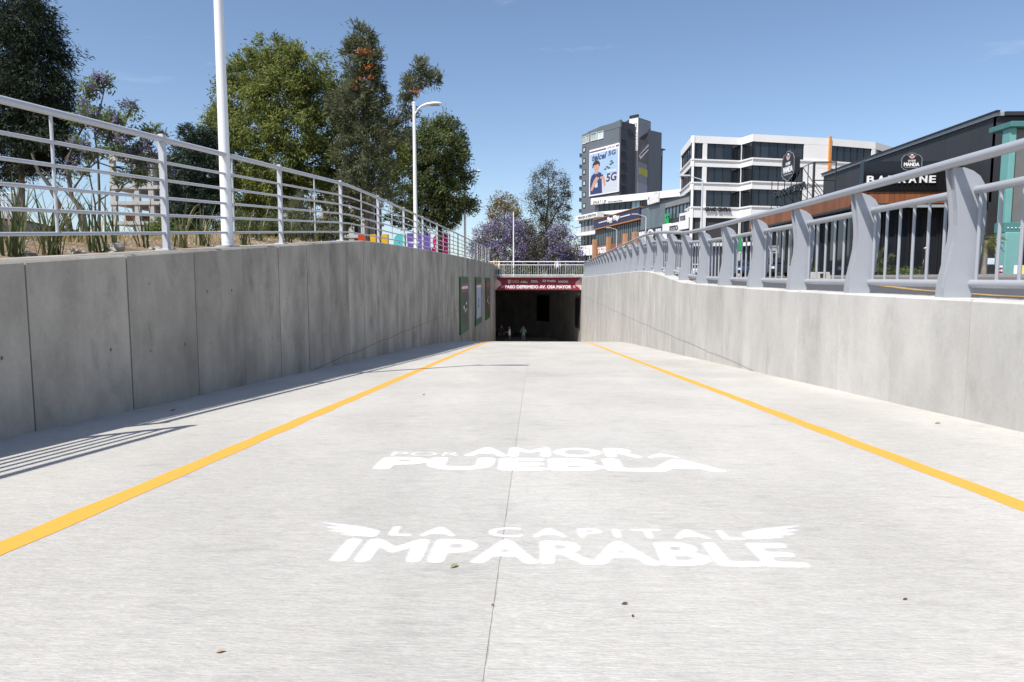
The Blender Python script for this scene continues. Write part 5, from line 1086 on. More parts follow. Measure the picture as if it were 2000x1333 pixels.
# low shrubs behind the railing
for (px, py, rx, rz, Ys, mt, sd, lab) in ((470, 440, 30, 26, 25, LM_DEN, 41, 'low dark shrub under the yellow green tree'), (545, 446, 26, 22, 24, LM_DEN, 42, 'low green shrub left of the small cypress'), (640, 446, 26, 20, 27, LM_GREV, 43, 'grey green shrub between the small cypress and the letters'), (318, 448, 22, 18, 23, LM_JAC, 44, 'light green shrub in front of the concrete frame')):
    tree('shrub', lab, gz(px, Ys), [stem(Ys, px, [(px, py + 8)], .03, .015)], lobes_px(Ys, [(px, py, rx, rz, 0, 60), (px - rx * .6, py + 6, rx * .6, rz * .7, .2, 26), (px + rx * .6, py + 8, rx * .6, rz * .7, -.2, 26)]), (.12, .04, 30, .09, .2, .5), mt, M_BARK, sd, cat='shrub', group='shrubs on the planted bank')
# small feathery tree
Y = 27
tree('young_cypress', 'small feathery green conifer in front of the concrete frame', gz(588, Y), [stem(Y, 588, [(588, 450), (588, 400)], .05, .015)], lobes_px(Y, [(588, 392, 18, 14, 0, 22), (585, 412, 28, 18, .1, 36), (592, 432, 30, 18, -.1, 38), (583, 452, 32, 18, 0, 38), (595, 468, 32, 14, 0, 30)]), (.12, .022, 30, .09, .3, .5), LM_GREV, M_BARK, 7, limbs=4)
# trees beyond the bridge
BG = 'trees beyond the bridge'
def gz2(px, Y): return (onY(px, 530, Y)[0], Y, .82)
def stem2(Y, px, pts, r0, r1): return ([np.array(gz2(px, Y))] + [P3(a, b, Y) for a, b in pts], r0, r1)
Y = 80
tree('dry_tree', 'tan leaved tree rising behind the purple jacaranda', gz2(985, Y), [stem2(Y, 985, [(985, 480), (985, 420), (988, 395)], .16, .04)], lobes_px(Y, [(978, 395, 20, 14, 0, 36), (995, 398, 16, 16, 1, 30), (965, 415, 18, 14, 0, 30), (990, 420, 28, 18, -1, 46), (1010, 430, 18, 20, 0, 32), (970, 445, 26, 18, 0, 40)]), (.26, .10, 20, .30, .2, .4), LM_TAN, M_BARKG, 8, group=BG)
Y = 70
for (px, L, sd, lab) in ((975, [(950, 462, 28, 20, 0, 60), (985, 450, 36, 22, -.5, 80), (1015, 460, 30, 24, .5, 70), (960, 488, 34, 18, 0, 60), (1000, 492, 38, 20, -.6, 70), (930, 485, 18, 12, .4, 26)], 9, 'purple flowering jacaranda nearest the planted wall'), (1040, [(1030, 470, 26, 22, 0, 50), (1050, 490, 30, 20, -.5, 56), (1025, 500, 24, 14, 0, 36)], 10, 'purple flowering jacaranda under the sparse brown tree'), (1100, [(1090, 465, 20, 20, 0, 40), (1110, 485, 26, 20, -.4, 56), (1085, 500, 26, 12, 0, 40), (1122, 498, 14, 12, .2, 22)], 11, 'purple flowering jacaranda next to the white terrace building')):
    Y = 64 if px == 1100 else 70
    tree('jacaranda_tree', lab, gz2(px, Y), [stem2(Y, px, [(px, 515), (px - 4, 490), (px, 465)], .16, .05)], lobes_px(Y, L), (.19, .07, 22, .24, .1, .4), LM_BRN, M_BARK, sd, group=BG, flowers=(LM_PUR, .62, 26, .22, .15))
Y = 66.5
tree('sparse_tree', 'tall sparse grey brown tree above the jacarandas', gz2(1072, Y), [stem2(Y, 1072, [(1070, 500), (1066, 440), (1072, 380), (1070, 330)], .2, .03), ([P3(1067, 450, Y), P3(1095, 400, Y), P3(1105, 340, Y)], .09, .02), ([P3(1068, 440, Y), P3(1045, 400, Y), P3(1040, 350, Y)], .08, .02)],
     lobes_px(Y, [(1072, 335, 14, 16, 0, 14), (1050, 352, 15, 18, .5, 14), (1090, 348, 15, 18, -.5, 14), (1106, 368, 11, 18, 0, 10), (1062, 375, 24, 20, 0, 26), (1090, 385, 24, 20, .6, 24), (1045, 395, 20, 20, -.4, 22), (1070, 415, 32, 22, 0, 44), (1100, 415, 18, 18, .4, 18), (1050, 440, 26, 22, .3, 34), (1085, 450, 30, 22, -.4, 40), (1065, 475, 34, 20, 0, 60), (1090, 495, 24, 16, 0, 34), (1060, 500, 26, 16, -.2, 40)]), (.17, .06, 56, .24, .1, .4), LM_OLV, M_BARK, 12, group=BG, limbs=9)
tree('background_tree', 'dark green tree filling the gap behind the bridge railing', gz2(1010, 84), [stem2(84, 1010, [(1010, 510), (1010, 490)], .2, .06)], lobes_px(84, [(950, 512, 30, 16, 0, 40), (985, 512, 34, 18, 0, 44), (1025, 512, 36, 18, 0, 44), (1065, 512, 36, 18, 0, 44), (1100, 514, 32, 16, 0, 40), (955, 532, 30, 12, -2, 40), (995, 532, 34, 12, -2, 44), (1035, 532, 34, 12, -2, 44), (1075, 532, 34, 12, -2, 44), (1115, 532, 34, 12, -2, 44)]), (.28, .11, 34, .30, .2, .4), LM_DEN, M_BARK, 13, group=BG)

# ------------------------------------------------------------------ planting on the wall top
LM_STRAP = leafmat('strap_leaves', [(.045, .06, .022), (.07, .10, .035), (.13, .14, .06), (.34, .27, .15)], .25)
def strap_plant(x, y, z, h, n, seed, label):
    rs = np.random.RandomState(seed); t = empty('strap_leaf_plant', (x, y, z), label, 'plant', 'strap leaved plants on the wall top'); V, Fc, T = [], [], []
    for i in range(n):
        a = rs.uniform(0, 2 * math.pi); L = h * rs.uniform(.55, 1.15); lean = rs.uniform(.08, .55) ** 1.2; bend = rs.uniform(.0, .7); w = rs.uniform(.005, .011); bx, by = x + rs.normal() * .04, y + rs.normal() * .04
        dx, dy = math.cos(a), math.sin(a); k0 = len(V); seg = 6; tt = rs.uniform(0, .8) if rs.rand() < .85 else 1.0
        for s in range(seg + 1):
            u = s / seg; hor = L * (lean * u + bend * .5 * u * u * u); ver = L * (u - .45 * bend * u * u * u); ww = w * (1 - u ** 2.2) + .0015
            V += [(bx + dx * hor - dy * ww, by + dy * hor + dx * ww, z - .05 + ver), (bx + dx * hor + dy * ww, by + dy * hor - dx * ww, z - .05 + ver)]
        for s in range(seg): Fc.append((k0 + 2 * s, k0 + 2 * s + 1, k0 + 2 * s + 3, k0 + 2 * s + 2)); T.append(min(1, tt + rs.uniform(-.1, .1)))
    me = bpy.data.meshes.new('leaves'); me.from_pydata(V, [], Fc); at = me.attributes.new('tint', 'FLOAT', 'FACE'); at.data.foreach_set('value', np.clip(T, 0, 1).astype(np.float32)); me.update(); link('leaves', me, LM_STRAP, t)
def on_berm(px, d): # column px at lateral offset d from the road axis
    y = solve_wall(px, -d); x = -d + shift(y); return x, y, ground_z(-d, y, -1)
spots = [(30, 4.55, .62, 34, 'strap leaved clump beside the conifer trunk'), (105, 4.5, .70, 46, 'bushy strap leaved clump below the leaning stems'), (45, 5.3, .6, 20, 'strap leaved clump on top of the dry soil bank by the shed'), (192, 4.55, .62, 26, 'upright strap leaved clump next to the grey rock'), (230, 4.7, .62, 16, 'dark strap leaved clump right of the grey rock'), (285, 4.7, .5, 16, 'small strap leaved clump next to the railing post'), (357, 4.6, .62, 26, 'strap leaved clump between the railing post and tall lamp'), (400, 4.7, .55, 30, 'strap leaved clump hugging the tall lamp'), (150, 5.6, .5, 14, 'thin strap leaved clump on the bank behind the jacaranda stems'), (480, 4.6, .5, 30, 'strap leaved clump just past the tall lamp'), (505, 4.8, .55, 30, 'strap leaved clump in front of the concrete frame'), (565, 4.6, .5, 30, 'strap leaved clump left of the small cypress'), (595, 4.7, .5, 34, 'strap leaved clump at the foot of the small cypress'), (622, 4.6, .45, 22, 'last strap leaved clump before the giant letters')]
for i, (px, d, h, n, lab) in enumerate(spots): x, y, z = on_berm(px, d); strap_plant(x, y, z, h * 1.25, int(n * .8), 100 + i, lab)
M_ROCK = pm('rock', (.33, .30, .26), .9, .25, 5, bump=.6)
def rock(x, y, z, r_, label, seed):
    rs = np.random.RandomState(seed); nu, nv = 9, 6; vs_, fs_ = [], []
    for j in range(nv + 1):
        for i in range(nu):
            th, ph = 2 * math.pi * i / nu, math.pi * j / nv; k = r_ * (1 + .28 * rs.normal() * (0 < j < nv)); vs_.append((x + k * math.sin(ph) * math.cos(th) * 1.2, y + k * math.sin(ph) * math.sin(th) * 1.2, z + k * math.cos(ph) * .75))
    for j in range(nv):
        for i in range(nu): q = (i + 1) % nu; fs_.append((j * nu + i, j * nu + q, (j + 1) * nu + q, (j + 1) * nu + i))
    m = MB(); m.add(vs_, fs_); return props(m.build('rock', M_ROCK), label, 'rock', 'rocks on the soil bank')
for (px, d, r_, lab) in ((218, 4.5, .10, 'largest grey rock on the wall top soil'), (150, 4.5, .05, 'pale rock between two strap leaved clumps'), (165, 4.48, .04, 'small pale rock right of the pale rock'), (60, 4.5, .05, 'brown rock near the conifer side of the soil bank'), (305, 4.5, .045, 'rock beside the railing post foot')):
    x, y, z = on_berm(px, d); rock(x, y, z + r_ * .2, r_, lab, int(px))
# pebbles and clods
rs = np.random.RandomState(9); m = MB()
for i in range(420):
    y = rs.uniform(3, 15); d = rs.uniform(4.25, 5.3); r_ = rs.uniform(.008, .03); x = -d + shift(y); z = ground_z(-d, y, -1); a = rs.uniform(0, 3)
    m.add([(x + r_ * math.cos(a + k * 1.57), y + r_ * math.sin(a + k * 1.57), z) for k in range(4)] + [(x, y, z + r_ * rs.uniform(.5, 1))], [(0, 1, 4), (1, 2, 4), (2, 3, 4), (3, 0, 4)])
props(m.build('pebbles', M_ROCK), 'loose pebbles and clods on the dry soil bank', 'pebbles', kind='stuff')
# dry grass on the bank
rs = np.random.RandomState(19); nG = 9000; yy_ = rs.uniform(2, 16, nG); dd_ = rs.uniform(4.7, 7.5, nG); C = np.array([(-d + shift(y), y, ground_z(-d, y, -1) - .01) for d, y in zip(dd_, yy_)]); D = unit(rs.normal(size=(nG, 3)) * .5 + np.array([0, 0, .8]))
props(link('dry_grass', leaf_mesh('dry_grass', C, D, rs.uniform(.04, .14, nG), .008, rs.rand(nG), rs), leafmat('dry_grass_blades', [(.34, .24, .11), (.45, .33, .16), (.20, .20, .08)], .3)), 'short dry grass on the soil bank', 'grass', kind='stuff')
# fallen leaves and chips on the ramp
M_LEAFG = pm('fallen_leaf_green', (.22, .25, .12), .7, .2, 9); M_LEAFB = pm('fallen_leaf_brown', (.09, .05, .03), .8, .2, 9)
def road_pt(px, py):
    d = ray(px, py); t_ = -EYE / (d[2] + .064 * d[1]); return t_ * d[0], t_ * d[1]
for (px, py, L, a, mt, lab) in ((887, 1108, .042, .9, M_LEAFG, 'pale green curled leaf below the painted slogan'), (1220, 1181, .026, .1, M_LEAFB, 'small dark brown leaf on the right lane slab'), (1236, 1205, .016, 1.3, M_LEAFB, 'tiny brown chip just below the dark brown leaf'), (430, 1275, .028, .3, pm('fallen_leaf_orange', (.40, .24, .14), .8), 'pale orange leaf near the left yellow line'), (1768, 1172, .02, .2, M_LEAFB, 'black leaf scrap right of the slogan'), (1832, 828, .07, .1, M_LEAFG, 'dry leaf beside the right yellow line near the wall'), (338, 803, .07, .2, M_LEAFB, 'dead leaf in the shade of the left wall'), (828, 772, .05, .5, M_LEAFB, 'brown leaf between left line and centre joint'), (962, 1183, .014, .2, M_LEAFB, 'brown chip lying on the centre joint')):
    x, y = road_pt(px, py); z = road_z(y); L *= .75; m = MB(); n = 6; c_, s_ = math.cos(a), math.sin(a)
    for k in range(n):
        u0, u1 = k / n, (k + 1) / n; w = lambda u: L * .28 * math.sin(math.pi * min(1, u * .95 + .03)); h = lambda u: .0015 + L * .22 * u * u
        P = lambda u, v: (x + c_ * (u - .5) * L - s_ * v, y + s_ * (u - .5) * L + c_ * v, z + h(u) + abs(v) * .5)
        m.add([P(u0, -w(u0)), P(u1, -w(u1)), P(u1, 0), P(u0, 0)], [(0, 1, 2, 3)]); m.add([P(u0, 0), P(u1, 0), P(u1, w(u1)), P(u0, w(u0))], [(0, 1, 2, 3)])
    o = m.build('fallen_leaf', mt); props(o, lab, 'leaf', 'leaves fallen on the ramp')
# ------------------------------------------------------------------ people
M_SKIN = pm('skin', (.38, .22, .15), .6, .06, 6); M_HAIR = pm('dark_hair', (.018, .014, .012), .6, .2, 20); M_SHOE = pm('dark_shoe', (.02, .02, .02), .5)
def person(loc, face, label, shirt, pants, arms, h=1.72, hair=True, hat=None, stride=.06, head_turn=0.0, head_drop=0.0, group=None):
    """face: heading angle of the body. arms: per side (elbow xyz, wrist xyz) in body space (x right, y forward, z up, metres for h=1.72)"""
    k = h / 1.72; root = empty('person', loc, label, 'person', group, face)
    V, E, Rr = [], [], []
    def v(p, r, parent=None, ry=None):
        V.append(tuple(c * k for c in p)); Rr.append((r * k, (ry or r) * k))
        if parent is not None: E.append((parent, len(V) - 1))
        return len(V) - 1
    pel = v((0, 0, .92), .15, None, .115); wa = v((0, 0, 1.08), .135, pel, .105); ch = v((0, .01, 1.28), .155, wa, .115); up = v((0, 0, 1.40), .13, ch, .095); nk = v((0, .005, 1.475), .058, up); hb = v((0, .02 + head_drop * .5, 1.545 - head_drop * .2), .075, nk, .085); hm = v((0, .03 + head_drop, 1.62 - head_drop * .4), .083, hb, .098); ht = v((0, .02 + head_drop, 1.69 - head_drop * .5), .058, hm, .07)
    no = v((math.sin(head_turn) * .10, .03 + head_drop + math.cos(head_turn) * .105, 1.60 - head_drop * .4), .014, hm)
    for s, (el, wr) in zip((-1, 1), arms):
        sh = v((s * .19, 0, 1.40), .062, up); e = v(el, .046, sh); w = v(wr, .030, e)
        d = np.array(wr) - np.array(el); d = d / np.linalg.norm(d); pl = np.array(wr) + d * .06; p = v(tuple(pl), .034, w, .02); sd = np.cross(d, (0, .3, 1)); sd = sd / (np.linalg.norm(sd) + 1e-6)
        for j, L in enumerate((.07, .085, .08, .06)):
            o = sd * (-.028 + .018 * j); a = v(tuple(pl + o + d * .045), .009, p); v(tuple(pl + o + d * (.045 + L * .6) + np.array((0, .012, -.012))), .007, a)
        th = v(tuple(np.array(wr) + d * .03 - sd * .045), .010, w); v(tuple(np.array(wr) + d * .075 - sd * .055), .008, th)
    for s in (-1, 1):
        hp = v((s * .095, 0, .88), .098, pel); kn = v((s * .105, .02 + s * stride * .6, .50), .066, hp); an = v((s * .11, s * stride, .09), .042, kn); toe = v((s * .12, s * stride + .13, .035), .036, an); v((s * .11, s * stride - .05, .035), .036, an)
    me = bpy.data.meshes.new('body'); me.from_pydata(V, E, []); o = bpy.data.objects.new('body', me); COL.objects.link(o)
    sk = o.modifiers.new('skin', 'SKIN'); ly = me.skin_vertices[0].data
    for i, (a, b) in enumerate(Rr): ly[i].radius = (a, b); ly[i].use_root = (i == 0)
    sb = o.modifiers.new('sub', 'SUBSURF'); sb.levels = 2; sb.render_levels = 2
    dg = bpy.context.evaluated_depsgraph_get(); nm = bpy.data.meshes.new_from_object(o.evaluated_get(dg)); bpy.data.objects.remove(o)
    for m_ in (M_SKIN, shirt, pants, M_SHOE): nm.materials.append(m_)
    idx = []
    wr_ = [np.array(a[1]) for a in arms]
    for p in nm.polygons:
        c = np.array(p.center) / k; i = 1
        if c[2] < .075: i = 3
        elif c[2] < .93 and min(np.linalg.norm(c - w) for w in wr_) > .2 and abs(c[0]) < .22: i = 2
        elif c[2] > 1.455: i = 0
        elif min(np.linalg.norm(c - w - (w - np.array(a[0])) * .2) for w, a in zip(wr_, arms)) < .16: i = 0
        idx.append(i)
    nm.polygons.foreach_set('material_index', idx); nm.polygons.foreach_set('use_smooth', [True] * len(idx)); nm.name = 'body'
    M0 = wm(root); link('body', nm, None, root, M0)
    def cap(name, mat, z0, rx, ry, rz, cy=0.0, brim=0):
        m = MB(); nu, nv = 14, 6; cz = (1.62 - head_drop * .4) * k; yy0 = (.02 + head_drop + cy) * k; vs_, fs_ = [], []
        for j in range(nv + 1):
            ph = (math.pi * .62) * j / nv
            for i in range(nu): th = 2 * math.pi * i / nu; back = 1.0 if math.sin(th) < .3 else .62; vs_.append((rx * k * math.sin(ph) * math.cos(th), yy0 + ry * k * math.sin(ph) * math.sin(th), cz + z0 * k + rz * k * math.cos(ph * (back if name == 'hair' else 1))))
        for j in range(nv):
            for i in range(nu): q = (i + 1) % nu; fs_.append((j * nu + i, j * nu + q, (j + 1) * nu + q, (j + 1) * nu + i))
        m.add(vs_, fs_)
        if brim:
            a = [2 * math.pi * i / 16 for i in range(16)]; m.prism([(brim * k * math.cos(t), yy0 + brim * k * 1.1 * math.sin(t), cz + (z0 - .005) * k) for t in a], [(rx * k * math.cos(t), yy0 + ry * k * math.sin(t), cz + (z0 + .02) * k) for t in a])
        link(name, m.mesh(name, True), mat, root, M0)
    if hat: cap('hat', hat, .045, .098, .108, .085, 0, .17)
    elif hair: cap('hair', M_HAIR, .012, .094, .108, .105, -.008)
    for s in (-1, 1):
        m = MB(); m.tube([(s * .032 * k + math.sin(head_turn) * .09 * k, (.03 + head_drop + .092) * k, (1.635 - head_drop * .4) * k), (s * .032 * k + math.sin(head_turn) * .09 * k, (.03 + head_drop + .100) * k, (1.635 - head_drop * .4) * k)], .011 * k, 6); link('eye', m.mesh('eye'), M_BLACK, root, M0)
        m = MB(); m.tube([(s * .080 * k, (.02 + head_drop) * k, (1.59 - head_drop * .4) * k), (s * .098 * k, (.01 + head_drop) * k, (1.60 - head_drop * .4) * k), (s * .086 * k, (.0 + head_drop) * k, (1.645 - head_drop * .4) * k)], .014 * k, 6); link('ear', m.mesh('ear', True), M_SKIN, root, M0)
    return root
DOWN = ((-.26, .0, 1.13), (-.27, .06, .88)), ((.26, .0, 1.13), (.27, .06, .88))
HOLD = ((-.27, .06, 1.14), (-.10, .30, 1.20)), ((.27, .06, 1.14), (.10, .30, 1.20))
UPP = ((-.28, .10, 1.16), (-.07, .26, 1.48)), ((.28, .10, 1.16), (.07, .26, 1.48))
fl_z = lambda y: road_z(y)
WS = pm('white_shirt', (.72, .72, .76), .8, .05, 5); KH = pm('brown_trousers', (.12, .10, .085), .8, .1, 5); GS = pm('grey_green_shirt', (.20, .27, .27), .8, .08, 5); BJ = pm('blue_jeans', (.08, .11, .15), .8, .1, 5); DK = pm('dark_clothes', (.03, .03, .035), .8, .1, 5)
y_ = 59.2; x_ = onY(995, 640, y_)[0]; person((x_, y_, road_z(y_)), rad(95), 'person in white shirt standing side on in the tunnel mouth', WS, KH, HOLD)
y_ = 59.8; x_ = onY(1022, 640, y_)[0]; person((x_, y_, road_z(y_)), rad(165), 'person in grey green shirt and jeans raising a phone in the tunnel', GS, BJ, UPP)
ph = MB().box(-.04, .04, -.006, .006, -.075, .075).build('phone', M_BLACK); ph.location = (x_ - .08, y_ - .35, road_z(y_) + 1.56); props(ph, 'dark phone held up by the person in the tunnel', 'phone')
y_ = 61.5; x_ = onY(979, 640, y_)[0]; person((x_, y_, road_z(y_)), rad(200), 'person in dark clothes in the shade of the tunnel wall', DK, DK, DOWN)
y_ = 43.2; x_ = onY(1808, 520, y_)[0]; person((x_, y_, ground_z(x_, y_, 1) + .14), rad(75), 'person in dark jacket and pale straw hat walking past the restaurant', DK, DK, DOWN, hat=pm('straw_hat', (.72, .58, .38), .8, .1, 10), stride=.16)
for (px, Y, fc, sh, pn, lab, arms) in ((965.5, 62, 170, pm('tan_shirt', (.45, .33, .2), .8), KH, 'person in tan shirt behind the left end of the bridge railing', DOWN), (1089, 63, 190, WS, DK, 'person in white top and dark trousers behind the bridge railing', DOWN), (1097, 64.5, 100, pm('mint_shirt', (.35, .6, .52), .8), DK, 'person in mint shirt beside the blue sign', HOLD), (975, 64, 100, pm('cream_shirt', (.62, .54, .40), .8), BJ, 'person in cream shirt and jeans behind the bridge railing', DOWN), (1080, 66, 240, DK, BJ, 'person in dark top and jeans on the far kerb of the bridge', DOWN)):
    x_ = onY(px, 530, Y)[0]; person((x_, Y, .862), rad(fc), lab, sh, pn, arms)

# ------------------------------------------------------------------ cars on the street
M_TYRE = pm('tyre', (.02, .02, .02), .8, .1, 9); M_RIM = pm('rim', (.4, .4, .42), .3, .05, 5, metal=.8); M_RED = pm('tail_red', (.45, .02, .02), .3, .05, 3)
def car(X, Y, z, face, paint_, label):
    root = empty('parked_car', (X, Y, z), label, 'car', 'cars parked by the shops', face); M0 = wm(root)
    side = [(-2.1, .35), (-2.12, .62), (-2.0, .86), (-1.55, .93), (-.95, .96), (-.45, 1.30), (-.1, 1.42), (.75, 1.44), (1.35, 1.30), (1.75, 1.0), (2.05, .92), (2.12, .6), (2.08, .35)]
    m = MB(); n = len(side); rings = []
    for s, ins in ((-.82, 0), (-.74, 1), (.74, 1), (.82, 0)):
        rings.append([(x * (1 if ins else .985), s * (1 - .18 * max(0, (z_ - .95) / .5)), z_ if ins else min(z_, .92) if z_ < .93 else z_ - .05) for x, z_ in side])
    for a, b in zip(rings, rings[1:]): m.add(a + b, [(i, (i + 1) % n, n + (i + 1) % n, n + i) for i in range(n)])
    m.add(rings[0], [tuple(range(n))[::-1]]); m.add(rings[-1], [tuple(range(n))])
    link('body', m.mesh('body', True), paint_, root, M0)
    def piece(name, q, mat): mm = MB(); q(mm); link(name, mm.mesh(name), mat, root, M0)
    for s in (-1, 1):
        piece('side_window', lambda mm: mm.prism([(-.78, s * .80, .98), (-.42, s * .735, 1.25), (-.05, s * .70, 1.36), (.7, s * .70, 1.37), (1.2, s * .73, 1.24), (1.35, s * .79, 1.0)], [(-.78, s * .82, .98), (-.42, s * .755, 1.25), (-.05, s * .72, 1.36), (.7, s * .72, 1.37), (1.2, s * .75, 1.24), (1.35, s * .81, 1.0)]), M_GLASS)
        piece('headlight', lambda mm: mm.box(-2.13, -2.0, s * .62 - .14, s * .62 + .14, .62, .78), M_LAMPW); piece('tail_light', lambda mm: mm.box(2.0, 2.13, s * .66 - .11, s * .66 + .11, .68, .92), M_RED)
        for xw in (-1.32, 1.32):
            w = MB().tube([(xw, s * .62, .31), (xw, s * .80, .31)], .31, 18).mesh('wheel', True); o = link('wheel', w, M_TYRE, root, M0); r = MB().tube([(xw, s * .80, .31), (xw, s * .815, .31)], [.19, .17], 12).mesh('rim', True); link('rim', r, M_RIM, o, M0)
    piece('windscreen', lambda mm: mm.prism([(-.92, -.62, .99), (-.92, .62, .99), (-.42, .56, 1.315), (-.42, -.56, 1.315)], [(-.95, -.62, 1.0), (-.95, .62, 1.0), (-.45, .56, 1.325), (-.45, -.56, 1.325)]), M_GLASS)
    piece('rear_window', lambda mm: mm.prism([(1.40, -.56, 1.295), (1.40, .56, 1.295), (1.72, .6, 1.05), (1.72, -.6, 1.05)], [(1.43, -.56, 1.305), (1.43, .56, 1.305), (1.75, .6, 1.06), (1.75, -.6, 1.06)]), M_GLASS)
    piece('number_plate', lambda mm: mm.box(2.115, 2.13, -.2, .2, .55, .66), M_BWHT); piece('bumper', lambda mm: mm.box(-2.16, -2.06, -.7, .7, .36, .52), M_BLACK)
for (X, Y, fc, col, lab) in ((17.2, 58.0, 90, (.03, .05, .10), 'dark blue car parked behind the barrier near the green sign'), (17.3, 50.5, 90, (.02, .02, .022), 'black car with red tail lights parked by the restaurant'), (17.0, 72, 90, (.55, .55, .56), 'silver car parked in front of the office block'), (12.0, 66.5, 0, (.6, .6, .6), 'white car crossing the bridge end'), (16.6, 92, 90, (.30, .03, .03), 'red car parked further along the shops')):
    car(X, Y, ground_z(X, Y, 1) + .012, rad(fc), pm('car_paint_%d' % int(Y), col, .25, .03, 2, spec=.6), lab)
# ------------------------------------------------------------------ small things on the right
Zs = ground_z(20, 44, 1) + .14
def bush(name, label, px, py, Y, r_px, h_px, mat, leaf, seed, n=40, base=None):
    c = P3(px, py, Y); s = Y / F; zb = ground_z(20, Y, 1) + .1; tree(name, label, (c[0], Y, zb), [([(c[0], Y, zb), (c[0], Y, c[2])], .03, .01)], [(c[0], Y, c[2], r_px * s, r_px * s, h_px * s, n)], leaf, mat, M_BARK, seed, 'plant')
bush('spiky_shrub', 'pale spiky shrub beside the menu sign', 1716, 508, 43.6, 20, 22, LM_GREV, (.32, .03, 16, .05, -.4, 1.2), 31, 30); bush('hedge', 'clipped green hedge below the restaurant front', 1775, 535, 44.2, 30, 9, LM_JAC, (.09, .05, 40, .12, 0, .4), 32, 60); bush('hedge', 'low hedge at the foot of the spiky shrub', 1735, 533, 44.2, 16, 12, LM_DEN, (.09, .05, 40, .12, 0, .4), 33, 40); bush('planter_grass', 'yellowish grass tuft by the restaurant side windows', 1582, 533, 52, 12, 12, LM_JAC, (.3, .03, 20, .06, -.6, .9), 34, 14); bush('planter_grass', 'small grass tuft left of the yellowish one', 1512, 535, 56, 10, 9, LM_JAC, (.3, .03, 20, .06, -.6, .9), 35, 12)
# palm
Yp = 34; c = P3(1925, 470, Yp); zb = ground_z(20, Yp, 1) + .1; rs = np.random.RandomState(77)
t = empty('palm_tree', (c[0], Yp, zb), 'short bushy palm beside the teal column', 'tree'); MB().tube([(c[0], Yp, zb), (c[0] + .03, Yp, zb + .8), (c[0], Yp, c[2])], [.13, .11, .12], 10).build('trunk', M_BARKG, t, True)
Cs, Ds = [], []
for i in range(46):
    a = rs.uniform(0, 6.28); el = rs.uniform(-.9, 1.2); L = rs.uniform(.5, .85); d = np.array([math.cos(a) * math.cos(el), math.sin(a) * math.cos(el), math.sin(el)])
    for u in np.linspace(.25, 1, 16):
        p = np.array([c[0], Yp, c[2] + .05]) + d * L * u + np.array([0, 0, -.35 * u * u * L]); sd = unit(np.cross(d, (0, 0, 1.0))); 
        for sg in (-1, 1): Cs.append(p); Ds.append(unit(d * .7 + sd * sg * .8 + np.array([0, 0, -.25])))
n = len(Cs); link('crown', leaf_mesh('crown', np.array(Cs), np.array(Ds), .24, .022, rs.rand(n), rs), leafmat('palm_leaves', [(.07, .10, .03), (.12, .16, .04), (.30, .24, .06)], .3), t)
# litter bins and small signs near the palm
t = empty('litter_bin', (*P3(1935, 540, 36)[:2], .5), 'pair of black litter bins with a white notice by the palm', 'bin'); p = P3(1935, 530, 36)
for dx in (-.28, .1): MB().box(p[0] + dx, p[0] + dx + .34, 35.8, 36.2, .48, 1.45).build('bin_body', M_BLACK, t, bevel=.03)
MB().box(p[0] - .32, p[0] + .32, 36.22, 36.26, .5, 1.9).build('back_plate', M_BLACK, t); MB().box(p[0] - .30, p[0] + .28, 36.18, 36.215, 1.5, 1.82).build('notice', pm('notice_paper', (.6, .66, .75), .6), t)
p = P3(1990, 530, 33); t = empty('yellow_board', (p[0], 33, .45), 'small yellow and white board at the foot of the teal building', 'sign'); MB().box(p[0] - .2, p[0] + .05, 33, 33.06, .42, 1.4).build('panel', M_BWHT, t); MB().box(p[0] + .05, p[0] + .3, 33, 33.062, .42, 1.4).build('panel', pm('board_yellow', (.6, .6, .15), .6), t)
p = P3(1953, 530, 35); t = empty('barber_post', (p[0], 35, .45), 'red and white checked post next to the teal column', 'post')
for i in range(10): MB().box(p[0] - .07, p[0] + .07, 34.93, 35.07, .42 + .1 * i, .42 + .1 * (i + 1)).build('band', M_BWHT if i % 2 else M_RED, t)
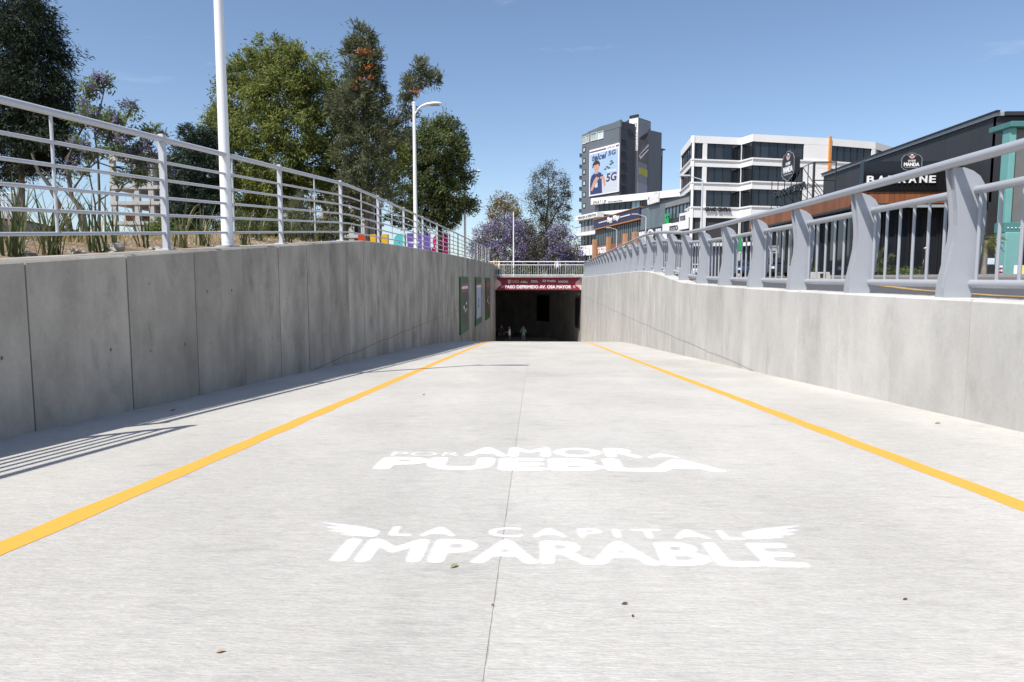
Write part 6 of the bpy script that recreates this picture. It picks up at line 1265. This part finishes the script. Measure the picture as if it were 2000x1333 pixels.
# concrete barrier blocks with square pockets in the street
for (px0, px1, lab) in ((1560, 1592, 'concrete kerb block with square pocket in the street beyond the barrier'), (1593, 1622, 'second concrete kerb block next to the first by the yellow kerb')):
    Yb = 24.0; x0, x1 = onY(px0, 560, Yb)[0], onY(px1 - 2, 560, Yb)[0]; z = ground_z(10, Yb, 1) + .012; t = empty('kerb_block', ((x0 + x1) / 2, Yb, z), lab, 'concrete block', 'concrete kerb blocks'); m = MB(); w = x1 - x0
    m.prism([(x0 - .05, Yb, z), (x1 + .05, Yb, z), (x1, Yb + .02, z + .24), (x0, Yb + .02, z + .24)], [(x0 - .05, Yb + .4, z), (x1 + .05, Yb + .4, z), (x1, Yb + .38, z + .24), (x0, Yb + .38, z + .24)]); m.build('body', M_CONC, t, bevel=.015); MB().box(x0 + w * .3, x0 + w * .7, Yb - .012, Yb + .02, z + .05, z + .19).build('pocket', M_BLACK, t)
# green and white shop sign seen through the bars
fa = Facade((onY(1418, 480, 64)[0], 64), (onY(1452, 480, 64)[0], 64)); t = empty('shop_sign', fa.pt(fa.L / 2, 0, ground_z(18, 64, 1)), 'white shop sign with green edges on two legs behind the barrier', 'sign'); z1, z0 = fa.hit(1435, 462)[1], fa.hit(1435, 494)[1]
fa.box(MB(), .1, fa.L - .1, -.12, 0, z0, z1).build('panel', M_BWHT, t); GR = MATS['sign_green']; fa.box(MB(), .1, .38, 0, .02, z0 + .1, z1 - .1).build('green_edge', GR, t); fa.box(MB(), fa.L - .5, fa.L - .1, 0, .02, z0 + .1, z1 - .1).build('green_edge', GR, t); fa.text('BR', .42, fa.L - .52, z0 + .6, z1 - .25, .004, t, pm('sign_red', (.4, .1, .08), .5), .02, .01)
for u_ in (.25, fa.L - .25): MB().tube([fa.pt(u_, -.06, ground_z(18, 64, 1)), fa.pt(u_, -.06, z0)], .05, 8).build('leg', M_STEELG, t)
fa = Facade((onY(1498, 480, 49)[0], 49), (onY(1521, 480, 49)[0], 49)); t = empty('oval_sign', fa.pt(fa.L / 2, 0, ground_z(18, 49, 1)), 'dark sign with a pale oval emblem on a post by the restaurant', 'sign'); z1, z0 = fa.hit(1510, 480)[1], fa.hit(1510, 495)[1]
fa.box(MB(), 0, fa.L, -.06, 0, z0, z1).build('panel', M_METAL, t); cu, cz = fa.L / 2, (z0 + z1) / 2; fa.poly(MB(), [(cu + .44 * fa.L * math.cos(a), cz + .19 * math.sin(a)) for a in np.linspace(0, 2 * math.pi, 21)[:-1]], 0, .012).build('oval', M_FRAMED, t); fa.poly(MB(), [(cu + .36 * fa.L * math.cos(a), cz + .13 * math.sin(a)) for a in np.linspace(0, 2 * math.pi, 21)[:-1]], .012, .02).build('oval', M_METAL, t)
MB().tube([fa.pt(cu, -.03, ground_z(18, 49, 1)), fa.pt(cu, -.03, z0)], .04, 8).build('post', M_STEELG, t)
